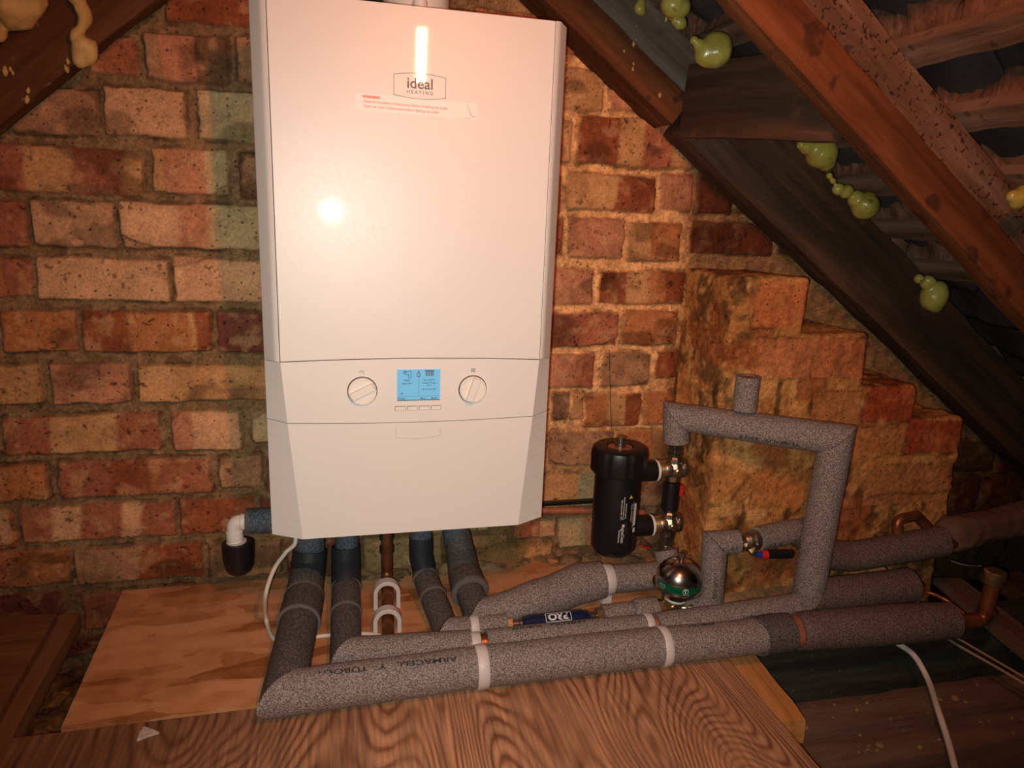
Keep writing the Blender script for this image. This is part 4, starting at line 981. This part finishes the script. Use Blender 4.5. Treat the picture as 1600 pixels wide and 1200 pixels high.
# label: PRO upside down in a white outlined box
P0 = ax_(.2330); mm = Vector((0, -.55, .85))
tt = MB(); text_tube(tt, 'PRO', P0, (-1, 0, 0), mm, .0131, .0145, .0006, 1.25)
tt.build('unit_lettering', M['lightink'], dv, smooth=False)
ol = MB()
def cyl_seg(mb, xa, aa, xb, ab, wd=.0005, r=.0131):
    m_ = Vector((0, mm.y, mm.z)).normalized(); wv = m_.cross(Vector((-1, 0, 0)))
    n = 10
    for i in range(n):
        t0, t1 = i/n, (i+1)/n
        def P(x, a, dx, da): a = a+da; return Vector((P0.x+x+dx, P0.y, P0.z))+(m_*math.cos(a)+wv*math.sin(a))*r
        x0_, x1_ = xa+(xb-xa)*t0, xa+(xb-xa)*t1; a0_, a1_ = aa+(ab-aa)*t0, aa+(ab-aa)*t1
        if xa == xb: q = [P(x0_, a0_, -wd, 0), P(x0_, a0_, wd, 0), P(x1_, a1_, wd, 0), P(x1_, a1_, -wd, 0)]
        else: q = [P(x0_, a0_, 0, -wd/r), P(x1_, a1_, 0, -wd/r), P(x1_, a1_, 0, wd/r), P(x0_, a0_, 0, wd/r)]
        mb.add(q, [(0, 1, 2, 3)])
cyl_seg(ol, -.021, -.52, .021, -.52); cyl_seg(ol, -.021, .62, .021, .62); cyl_seg(ol, -.021, -.52, -.021, .62); cyl_seg(ol, .021, -.52, .021, .62)
ol.build('unit_outline', M['lightink'], dv, smooth=False)
MB().lathe([(.007, 0), (.007, .012), (.009, .013), (.009, .018)], ax_(.288), (1, 0, 0), 20).build('union', M['nickel'], p4, auto=30)
MB().lathe([(.009, 0), (.0118, .001), (.0118, .010), (.009, .011)], ax_(.300), (1, 0, 0), 6).build('compression_nut', M['brass'], p4, auto=30)
e3 = ax_(.3110); e4 = ax_(.3640); sleeve(p4, [e3, e4], r4-.001, seed=26); band(p4, e4, (1, 0, 0), r4-.0003, .005, 'grey_band')
sleeve(p4, [e4, ax_(.4060)], r4+.0035, seed=27, bulge=([0, .25, 1], [r4-.001, r4+.004, r4+.003]))
TE = Vector((.427, -.2565, z4+.003))
pipe(p4, [ax_(.395), ax_(.47)], .009, 'brass', name='brass_tee')
MB().hexnut(TE+Vector((-.014, 0, 0)), (1, 0, 0), .0145, .010).build('compression_nut', M['brass'], p4, smooth=False)
MB().hexnut(TE+Vector((.014, 0, 0)), (1, 0, 0), .0145, .010).build('compression_nut', M['brass'], p4, smooth=False)
MB().lathe([(.0085, 0), (.0085, .012), (.011, .013), (.011, .018)], TE, UP, 20).build('tee_branch', M['brass'], p4, auto=30)
g0 = ax_(.452); g1 = Vector((.508, -.2565, z4)); nr = Vector((1, 0, 1))
sleeve(p4, [g0, g1], r4+.002, n1=nr, seed=28)
g2 = Vector((.500, -.2600, -.064)); sl = sleeve(p4, [g1, g2], .0205, n0=nr, n1=(1, 0, 1), seed=29)
g2b = Vector((.540, -.262, -.064))
sl_b = sleeve(p4, [g2, g2b+Vector((.0, 0, 0))], .0198, n0=(1, 0, 1), seed=30)
lagtext(sl, 'TUBOLIT DG', (.504, -.258, -.125), (0, 0, -1), (-.25, -1, .15), .0205, .0085, 1.3)
lagtext(sl_b, '9-S', (.524, -.261, -.064), (1, 0, 0), (0, -1, -.15), .0198, .0085, 1.2)
vl = MB().lathe([(.014, 0), (.0175, .002), (.0175, .010), (.015, .012), (.0165, .016), (.0185, .022), (.0165, .028), (.015, .031), (.0175, .033), (.0175, .041), (.014, .043)], g2b-Vector((.004, 0, 0)), (1, 0, 0), 24)
vl.build('isolating_valve', M['nickel'], p4, auto=30)
MB().hexnut(g2b+Vector((.005, 0, 0)), (1, 0, 0), .0195, .009).build('compression_nut', M['brass'], p4, smooth=False)
sv = g2b+Vector((.017, -.017, -.008))
MB().lathe([(.006, 0), (.006, .010), (.004, .011)], sv, (0, -1, -.3), 6).build('valve_stem', M['nickel'], p4, smooth=False)
lvp = [sv+Vector((.004, -.010, -.004)), sv+Vector((.013, -.011, -.005)), sv+Vector((.023, -.012, -.005)), sv+Vector((.068, -.012, -.008))]
hd = MB().tube([lvp[2], lvp[3]], .0072, 16).build('valve_lever', M['black'], p4, auto=40)
MB().tube([lvp[0], lvp[1]], .0050, 12).build('lever_root', M['bluep'], p4, auto=40)
MB().tube([lvp[1], lvp[2]], .0076, 16).build('lever_collar', M['red'], p4, auto=40)
g3 = g2b+Vector((.036, 0, .001)); g4 = Vector((.668, -.240, -.064))
sl_c = sleeve(p4, [g3, g4], .0205, seed=31); lagtext(sl_c, '13  8', (.600, -.262, -.063), (1, 0, 0), (0, -1, -.1), .0205, .0085, 1.3)

# --- right hand continuation (bigger sleeve to the old pipe)
p4b = empty('lagged_pipe', (.68, -.262, -.06), 'large lagged pipe at the right ending beside the old brown timber', 'pipe')
h0 = Vector((.672, -.240, -.064)); h1 = at(1400, 858, 'y', -.248); h2 = at(1472, 845, 'y', -.256)
sleeve(p4b, [h0, at(1300, 874, 'y', -.242), h1, h2], .027, 'foam_brown', seed=33, amp=.0016, bend=.3, bulge=([0, .3, 1], [.0255, .027, .0275]))
pipe(p4b, [at(1404, 850, 'y', -.24), at(1400, 812, 'y', -.235), at(1432, 806, 'y', -.235), at(1462, 838, 'y', -.235), at(1490, 850, 'y', -.23)], .0095, 'copper_old', bend=.016)

# --- P5 big sleeve
p5 = empty('lagged_pipe', (.11, -.21, -.165), 'bulging grey-lagged pipe rising towards the black filter, hindmost row', 'pipe')
l5 = Vector((.098, -.10, -.142)); c5 = Vector((.1060, -.232, -.172)); u5 = (c5-l5).normalized(); f0 = Vector((.240, -.205, -.166)); n5 = (u5+(f0-c5).normalized()).normalized()
sleeve(p5, [l5+Vector((-.008, -.0, .145)), l5+Vector((-.008, 0, .055)), l5+Vector((-.004, .004, .025))], .0225, 'foam_blue', rin=0, seed=40)
sleeve(p5, [l5+Vector((-.006, .0, .060)), l5+Vector((.001, -.006, .016)), l5.lerp(c5, .30), l5.lerp(c5, .62)], .0245, 'foam_dark', rin=0, name='taped_elbow', bulge=([0, .3, .7, 1], [.0215, .0245, .0285, .031]), seed=41)
band(p5, l5.lerp(c5, .62), u5, .0318, .007); 
sleeve(p5, [l5.lerp(c5, .60), c5], .0235, 'foam_dark', n1=n5, rin=0, seed=42)
f1 = Vector((.338, -.190, -.155)); 
sleeve(p5, [c5, Vector((.17, -.222, -.170)), f0, Vector((.285, -.194, -.158)), f1-Vector((.006, 0, 0))], .032, n0=n5, bulge=([0, .2, .5, .85, 1], [.0235, .0262, .0320, .0345, .0315]), seed=43, amp=.0018)
clip(p5, f1+Vector((.004, 0, -.001)), (1, 0, 0), .0258, .017, foot=-.199)
f2 = Vector((.462, -.190, -.157)); sleeve(p5, [f1+Vector((.011, 0, -.001)), f2], .0245, n1=(1, 0, 1), seed=44)
# vertical to the valves
VX, VY = .458, -.172
sleeve(p5, [f2, Vector((VX, VY, -.118))], .0215, n0=(1, 0, 1), seed=45)
pipe(p5, [Vector((VX, VY, -.125)), Vector((VX, VY, -.095))], .012, 'nickel', name='pipe_tail')

# --- valve column
vc = empty('valve_set', (VX, VY, -.11), 'nickel and brass valve set standing between the filter and the lagged riser', 'valve')
def tail(z, m='nickel', r=.0145, h=.013): return MB().hexnut((VX, VY, z), UP, r, h).build('union_nut', M[m], vc, smooth=False, bevel=.0008)
for (zc_, s) in ((.036, 1), (-.066, -1)):
    MB().lathe([(.0115, -.024), (.0145, -.020), (.0150, -.012), (.0185, -.004), (.0185, .004), (.0150, .012), (.0145, .020), (.0115, .024)], (VX, VY, zc_), UP, 8).build('valve_body', M['nickel'], vc, smooth=False, bevel=.0015)
    MB().lathe([(.012, 0), (.0155, .004), (.0165, .016), (.014, .022)], (VX+.002, VY, zc_), (-1, 0, 0), 24).build('valve_branch', M['nickel'], vc, auto=30)
    MB().lathe([(.0138, 0), (.0152, .002), (.0138, .004), (.0152, .006), (.0138, .008), (.0152, .010), (.0138, .012)], (VX-.018, VY, zc_), (-1, 0, 0), 28).build('threaded_collar', M['brass'], vc, auto=30)
    MB().lathe([(.006, 0), (.006, .004), (.0045, .005)], (VX+.001, VY-.016, zc_), (0, -1, 0), 16).build('valve_screw', M['brass'], vc, auto=30)
    MB().lathe([(.013, 0), (.017, .003), (.017, .008), (.012, .010)], (VX+.012, VY, zc_), (1, 0, 0), 16).build('valve_handle', M['nickel'], vc, auto=30)
tail(.066); tail(.078, r=.0125, h=.018); tail(-.094, r=.0145, h=.022); tail(-.113, r=.0165, h=.014)
MB().lathe([(.0125, -.026), (.0150, -.024), (.0150, .024), (.0125, .026)], (VX, VY, -.015), UP, 30).build('bypass_sleeve', M['black'], vc, auto=30)
MB().box((VX+.011, VY-.010, -.014), (VX+.020, VY+.004, .006)).build('red_lever', M['red'], vc, smooth=False, bevel=.002)

# --- magnetic filter
FX, FY = .3560, -.172
mf = empty('magnetic_filter', (FX, FY, -.10), 'black cylindrical magnetic filter with screw cap, right of the boiler', 'filter')
zb = -.104
body = MB().lathe([(.020, zb-.010), (.031, zb-.006), (.0375, zb+.003), (.0388, zb+.012), (.0395, .040)], (FX, FY, 0), UP, 56).build('canister', M['black'], mf, auto=40)
capp = []
cap = MB(); seg = 72; prof = [(.0400, .036), (.0465, .0375), (.0478, .041), (.0478, .070), (.0455, .0785), (.041, .0815), (.0225, .0815), (.0215, .0790), (.0, .0790)]
cap.lathe(prof, (FX, FY, 0), UP, 96)
for i, v in enumerate(cap.V):
    a = math.atan2(v.y-FY, v.x-FX); rr_ = math.hypot(v.x-FX, v.y-FY)
    if rr_ > .044 and math.cos(a*8) > .86: v.x = FX+(v.x-FX)*.972; v.y = FY+(v.y-FY)*.972
cap.build('screw_cap', M['black'], mf, auto=40)
MB().lathe([(.0205, .0792), (.0205, .0800), (.0, .0800)], (FX, FY, 0), UP, 32).build('cap_plate', M['copper_paint'], mf, auto=30)
MB().lathe([(.0095, .0795), (.0095, .088), (.0078, .089), (.0078, .0975), (.0045, .0985), (.0, .0985)], (FX, FY, 0), UP, 24).build('bleed_screw', M['nickel'], mf, auto=30)
for zc_ in (.036-.002, -.066-.002):
    MB().tube([Vector((FX+.020, FY, zc_)), Vector((VX-.033, FY, zc_))], .0182, 32).build('port', M['black'], mf, auto=40)
    MB().lathe([(.0150, -.0015), (.0185, -.0015), (.0190, 0), (.0185, .0025), (.015, .0025)], (VX-.0335, FY, zc_), (1, 0, 0), 32).build('sealing_ring', M['whiteflat'], mf, auto=40)
# filter label
lr = .0398
def cl(mb, body, ang, zc_, size, bold=.00005, sx=1):     # text reading downwards, at angle round the can
    m_ = Vector((math.sin(ang), -math.cos(ang), 0)); text_tube(mb, body, (FX, FY, zc_), (0, 0, -1), m_, lr, size, bold, sx)
lt = MB(); A_ = -.20
cl(lt, 'MagnaClean', A_+.18, -.061, .0078, .00005, .9); cl(lt, 'PROFESSIONAL', A_+.02, -.066, .0034)
cl(lt, 'Max pressure 3 bar  50 C', A_+.06, -.018, .0034); cl(lt, 'Read instructions before use', A_+.16, -.015, .0034); cl(lt, 'Isolate before opening', A_+.26, -.02, .0030)
cl(lt, 'Caution: strong magnet', A_+.55, -.025, .0034); cl(lt, 'Keep clear of pacemakers and cards', A_+.66, -.030, .0032); cl(lt, '1 inch  22mm  28mm', A_+.78, -.035, .0032)
lt.build('filter_text', M['lightink'], body, smooth=False)
def cyl_patch(mb, a0, a1, z0, z1, r=lr, n=6):
    V = []; F = []
    for i in range(n+1):
        a = a0+(a1-a0)*i/n
        for z in (z0, z1): V.append((FX+r*math.sin(a), FY-r*math.cos(a), z))
    for i in range(n): F.append((2*i, 2*i+2, 2*i+3, 2*i+1))
    return mb.add(V, F)
lp_ = MB(); cyl_patch(lp_, A_+.70, A_+.84, -.050, -.010, lr+.0001); cyl_patch(lp_, A_+.70, A_+.86, -.062, -.054, lr+.0001)
lp_.build('label_patch', M['lightink'], body, smooth=False)
tr = MB(); a = A_+.45
tr.add([(FX+lr*math.sin(a-.08), FY-lr*math.cos(a-.08), .0015), (FX+lr*math.sin(a+.10), FY-lr*math.cos(a+.10), .0015), (FX+lr*math.sin(a), FY-(lr+.0006)*math.cos(a), .008)], [(0, 1, 2)])
tr.build('warning_triangle', M['yellow'], body, smooth=False)

# --- expansion vessel
EC = at(1060, 905, 'y', -.262); ER = .0380
ev = empty('shock_vessel', (EC.x, EC.y, EC.z-.05), 'shiny steel ball-shaped vessel with a green label band', 'pressure vessel')
prof = []
for k in range(25):
    a = -math.pi/2+math.pi*k/24; prof.append((ER*math.cos(a)*1.0, ER*.98*math.sin(a)))
pr2 = []
for r_, h_ in prof:
    pr2.append((r_, h_-.004 if h_ < -.006 else h_))
    if abs(h_) < .004: pass
sb = [(max(.004, r_), h_) for r_, h_ in prof if h_ <= -.0125]+[(.0385, -.0125), (.0418, -.0118), (.0418, -.0090), (.0385, -.008)]+[(max(.003, r_), h_) for r_, h_ in prof if h_ > -.006]
axv = Vector((.03, -.06, 1)).normalized()
MB().lathe(sb, EC, axv, 64).build('shell', M['steel'], ev, auto=30)
MB().lathe([(.0102, .0300), (.0102, .033), (.0040, .035), (.0040, .044), (.0055, .0445), (.0055, .050), (.003, .052)], EC, axv, 24).build('top_stud', M['steel'], ev, auto=30)
gb = []
for k in range(7): h = -.0065+.0125*k/6; gb.append((math.sqrt(max(0, ER*ER-(h/.98)**2))+.0005, h))
bmb = MB(); e_ = axv.orthogonal().normalized(); ex = (Vector((1, 0, 0))-axv*axv.x).normalized(); ey = axv.cross(ex)
VV = []; FF = []; na = 60
for i, (r_, h_) in enumerate(gb):
    for k in range(na+1):
        a = math.radians(-178+225*k/na)
        VV.append(EC+axv*h_+(ex*math.cos(a)+ey*math.sin(a))*r_)
for i in range(6):
    for k in range(na): q = i*(na+1)+k; FF.append((q, q+1, q+na+2, q+na+1))
bmb.add(VV, FF).build('label_band', M['green'], ev)
lg = MB(); aa = math.radians(-99); mvec = (ex*math.cos(aa)+ey*math.sin(aa)); uvec = (-ex*math.sin(aa)+ey*math.cos(aa)); LC = EC+axv*.0008+mvec*(ER+.0008)
for k in range(28):
    a0, a1 = 2*math.pi*k/28, 2*math.pi*(k+1)/28
    lg.add([LC+(uvec*math.cos(a_)+axv*math.sin(a_))*r_ - mvec*(r_*r_/(2*ER)) for a_, r_ in ((a0, .0042), (a0, .0049), (a1, .0049), (a1, .0042))], [(0, 1, 2, 3)])
text_flat(lg, 'T', LC-uvec*.0002, uvec*1.0+axv*.25, axv, .0085, .0003)
text_flat(lg, 'shock arrestor', LC-axv*.0062-mvec*.0003+uvec*.002, uvec, axv, .0020)
aa2 = math.radians(-158)
for j, s_ in enumerate(('potable water', 'max 10 bar 90C', 'vessel 0.16 L')):
    mv = (ex*math.cos(aa2)+ey*math.sin(aa2)); uv = (-ex*math.sin(aa2)+ey*math.cos(aa2)); text_flat(lg, s_, EC+axv*(.0030-.003*j)+mv*(ER+.0008), uv, axv, .0022)
lg.build('label_print', M['lightink'], ev, smooth=False)
base_ = EC-axv*.034
MB().lathe([(.018, .004), (.0185, -.002), (.014, -.006), (.0100, -.008)], base_, axv, 32).build('neck', M['whiteflat'], ev, auto=30)
MB().hexnut(base_-axv*.010, axv, .0155, .008).build('base_nut', M['brass'], ev, smooth=False, bevel=.0006)
dc = base_-axv*.014
MB().lathe([(.0055, 0), (.0055, .016), (.0075, .017), (.0075, .024), (.004, .025)], dc+Vector((.006, -.004, -.004)), (1, -.5, .1), 16).build('drain_spout', M['brass'], ev, auto=30)
MB().lathe([(.0045, 0), (.0045, .010), (.006, .011), (.006, .016)], dc+Vector((.0, -.004, -.002)), (-1, -.4, .1), 16).build('bleed_nipple', M['brass'], ev, auto=30)

# --- top pipe + riser loop
lp = empty('lagged_pipe', (.66, -.30, -.16), 'grey-lagged pipe loop rising over the brick pier and down to the floor', 'pipe')
T0 = Vector((VX, VY, .0855)); T1 = Vector((VX-.004, VY, .1295)); T2 = Vector((.668, -.300, .1285)); Q = Vector((.668, -.292, -.166)); Q2 = Vector((.880, -.288, -.163))
T2 = at(1306, 686, 'y', -.300); Q = at(1262, 932, 'y', -.288)
uh = (T2-T1).normalized(); ur = (Q-T2).normalized()
sleeve(lp, [T0, T1], .0225, n1=(Vector((0, 0, 1))+uh), seed=50)
slt = sleeve(lp, [T1, T2], .0255, n0=(Vector((0, 0, 1))+uh), n1=(uh+ur), seed=51, bulge=([0, 1], [.0238, .0262]))
sleeve(lp, [T2, Q], .0262, n0=(uh+ur), n1=(ur+Vector((1, 0, 0))), seed=52)
sleeve(lp, [Q, Q2], .0285, 'foam_brown', n0=(ur+Vector((1, 0, 0))), seed=53, bulge=([0, .3, 1], [.0265, .029, .030]))
pipe(lp, [Q2-Vector((.02, 0, 0)), Q2+Vector((.022, 0, -.004))], .011, 'copper')
S0 = T1.lerp(T2, .485)+Vector((0, 0, .018)); S1 = S0+Vector((.004, .0, .052))
S1 = at(1169, 588, 'y', S0.y); S0b = at(1163, 640, 'y', S0.y)
sleeve(lp, [S0b, S1], .0195, rin=.012, seed=54, name='vent_sleeve')
pipe(lp, [S0b, S1-Vector((0, 0, .001))], .0095, 'copper_old', name='vent_stub')
lagtext(slt, 'TUBOLIT  22/13', T1.lerp(T2, .60), -uh, (0, -1, -.45), .0252, .0085, 1.6)

# --- condensate
cn = empty('condensate_drain', (-.277, -.10, -.13), 'white plastic elbow dropping into a black trap beside the boiler', 'waste pipe')
CY = -.105; e0 = at(366, 822, 'y', CY); 
k_b = at(366, 862, 'y', CY)
zt_ = at(366, 816, 'y', CY).z
sleeve(cn, [Vector((e0.x+.018, CY, zt_)), Vector((-.16, CY, zt_))], .0200, 'foam_blue', seed=60).__setitem__('label', 'blue-grey sleeve behind the boiler corner')
MB().tube(fillet([Vector((e0.x+.028, CY, zt_)), Vector((e0.x, CY, zt_)), Vector((e0.x, CY, zt_-.040))], .010), .0118, 28).build('elbow', M['whiteflat'], cn, auto=50)
for (p_, ax2) in ((Vector((e0.x+.014, CY, zt_)), (1, 0, 0)), (Vector((e0.x, CY, zt_-.018)), (0, 0, -1))):
    MB().lathe([(.0118, -.004), (.0132, -.003), (.0132, .010), (.0118, .011)], p_, ax2, 28).build('socket', M['whiteflat'], cn, auto=40)
bx_ = e0.x+.004; bz = at(366, 848, 'y', CY).z
MB().lathe([(.004, -.056), (.012, -.0545), (.019, -.049), (.0225, -.040), (.0235, -.028), (.0245, -.027), (.0248, .000), (.0225, .0015), (.0150, .0015)], (bx_, CY, bz), UP, 40).build('trap_cup', M['black'], cn, auto=40)
MB().lathe([(.0155, .0008), (.0155, .0030), (.0118, .0032)], (bx_-.002, CY, bz), UP, 32).build('trap_washer', M['clip'], cn, auto=40)

# --- small copper pipe from the boiler to the right
sc = empty('copper_pipe_run', (.28, -.03, -.095), 'thin copper pipe running right along the wall behind the black filter', 'pipe')
pipe(sc, [Vector((.10, -.045, -.088)), at(848, 798, 'y', -.045), at(912, 798, 'y', -.045), Vector((.47, -.045, -.103))], .0068, 'copper_paint')
st_ = MB().box((.262, -.0255, -.0865), (.40, -.0135, -.0795)); tag(st_.build('rubber_strip', M['black'], smooth=False, bevel=.001), 'narrow black strip on the wall above the thin copper pipe', 'strip')

# --- old timber / dusty pipe at the far right
ot = beam('wall_plate', at(1468, 862, 'y', -.215)-Vector((0, 0, .0)), at(1700, 806, 'y', -.150), UP, .055, .062, M['joist'], 'dusty old rounded timber at the far right behind the lagged pipe end', 'timber', seed=61, amp=.006, rnd=.022, res=.006)

# ------------------------------------------------------------------ cables
def cable(name, pts, r, m, label, n=12, cat='cable'):
    return tag(MB().tube(spline(pts, n), r, 12).build(name, M[m]), label, cat)
zf = -.1965
cable('white_cable', [Vector((-.186, -.15, .0)), at(462, 843, 'y', -.165), at(446, 864, 'y', -.175), at(428, 890, 'y', -.18), at(415, 930, 'y', -.20), at(416, 968, 'z', -.188), at(428, 998, 'z', -.194), at(462, 1003, 'z', -.196), at(500, 994, 'z', -.196), at(560, 990, 'z', -.196), at(600, 994, 'z', -.196), at(640, 1000, 'z', -.196)], .0034, 'flex', 'white flex looping down from the boiler\'s left corner onto the board')
cable('conduit_cable', [at(1380, 985, 'z', -.215), at(1398, 1002, 'z', -.215), at(1428, 1024, 'z', -.232), at(1450, 1062, 'z', -.258), at(1466, 1110, 'z', -.262), at(1482, 1160, 'z', -.274), at(1500, 1230, 'z', -.274)], .0048, 'flex', 'pale grey-white flex crossing the joists at the lower right')
cable('twin_cable', [at(1420, 940, 'z', -.205), at(1468, 988, 'z', -.222), at(1500, 1010, 'z', -.222), at(1560, 1044, 'z', -.225), at(1640, 1092, 'z', -.225)], .0024, 'brown_cable', 'thin brownish cable running off the right edge, lower of the pair')
cable('twin_cable', [at(1424, 936, 'z', -.205), at(1474, 984, 'z', -.219), at(1508, 1004, 'z', -.219), at(1566, 1038, 'z', -.222), at(1645, 1084, 'z', -.222)], .0020, 'brown_cable', 'thin brownish cable running off the right edge, upper of the pair')
cable('grey_conduit', [at(1405, 905, 'y', -.23), at(1420, 908, 'y', -.24), at(1430, 922, 'y', -.25), at(1433, 945, 'y', -.26), at(1434, 962, 'y', -.26)], .0042, 'conduit', 'short grey conduit bend behind the right-hand pipe end')
cable('brown_cable', [at(1430, 930, 'y', -.22), at(1450, 926, 'y', -.24), at(1475, 936, 'y', -.26), at(1496, 950, 'y', -.28), at(1515, 968, 'y', -.30)], .0042, 'copper_old', 'thin brown pipe curving towards the capped copper stub')
cable('black_wire', [at(1380, 882, 'y', -.215), at(1392, 895, 'y', -.24), at(1412, 908, 'y', -.255), at(1426, 930, 'y', -.262)], .0012, 'wire', 'black wire trailing behind the right-hand lagged pipes')
cable('grey_wire', [at(1486, 876, 'y', -.24), at(1500, 881, 'y', -.25), at(1516, 884, 'y', -.27), at(1532, 884, 'y', -.30)], .0012, 'conduit', 'thin grey wire reaching towards the capped copper stub')
cable('hanging_wire', [at(952, 548, 'y', -.016), at(953, 590, 'y', -.016), at(954, 630, 'y', -.018), at(956, 672, 'y', -.03)], .0006, 'wire', 'fine dark wire hanging down the wall above the black filter', cat='wire')
cable('red_connector', [at(1001, 852, 'y', -.12), at(1008, 855, 'y', -.12), at(1016, 856, 'y', -.12)], .0022, 'red', 'tiny red plug behind the bottom of the black filter', n=4, cat='connector')
GROUPS = {'rafter': 'rafters of the roof', 'joist': 'joists between the floor boards', 'foam': 'lumps of expanding foam', 'foam specks': 'foam spatter on the rafters', 'plank': 'planks at the far right',
          'cable': 'cables and wires round the pipework'}
for o in list(COL.objects):
    if o.parent is None and 'category' in o and o.get('kind') != 'structure':
        c_ = o['category']
        if o.name.startswith('lagged_pipe'): o['group'] = 'grey-lagged heating pipes'
        elif o.name.startswith('roof_batten'): o['group'] = 'roof battens'
        elif c_ in GROUPS and 'kind' not in o: o['group'] = GROUPS[c_]
bpy.context.view_layer.update()
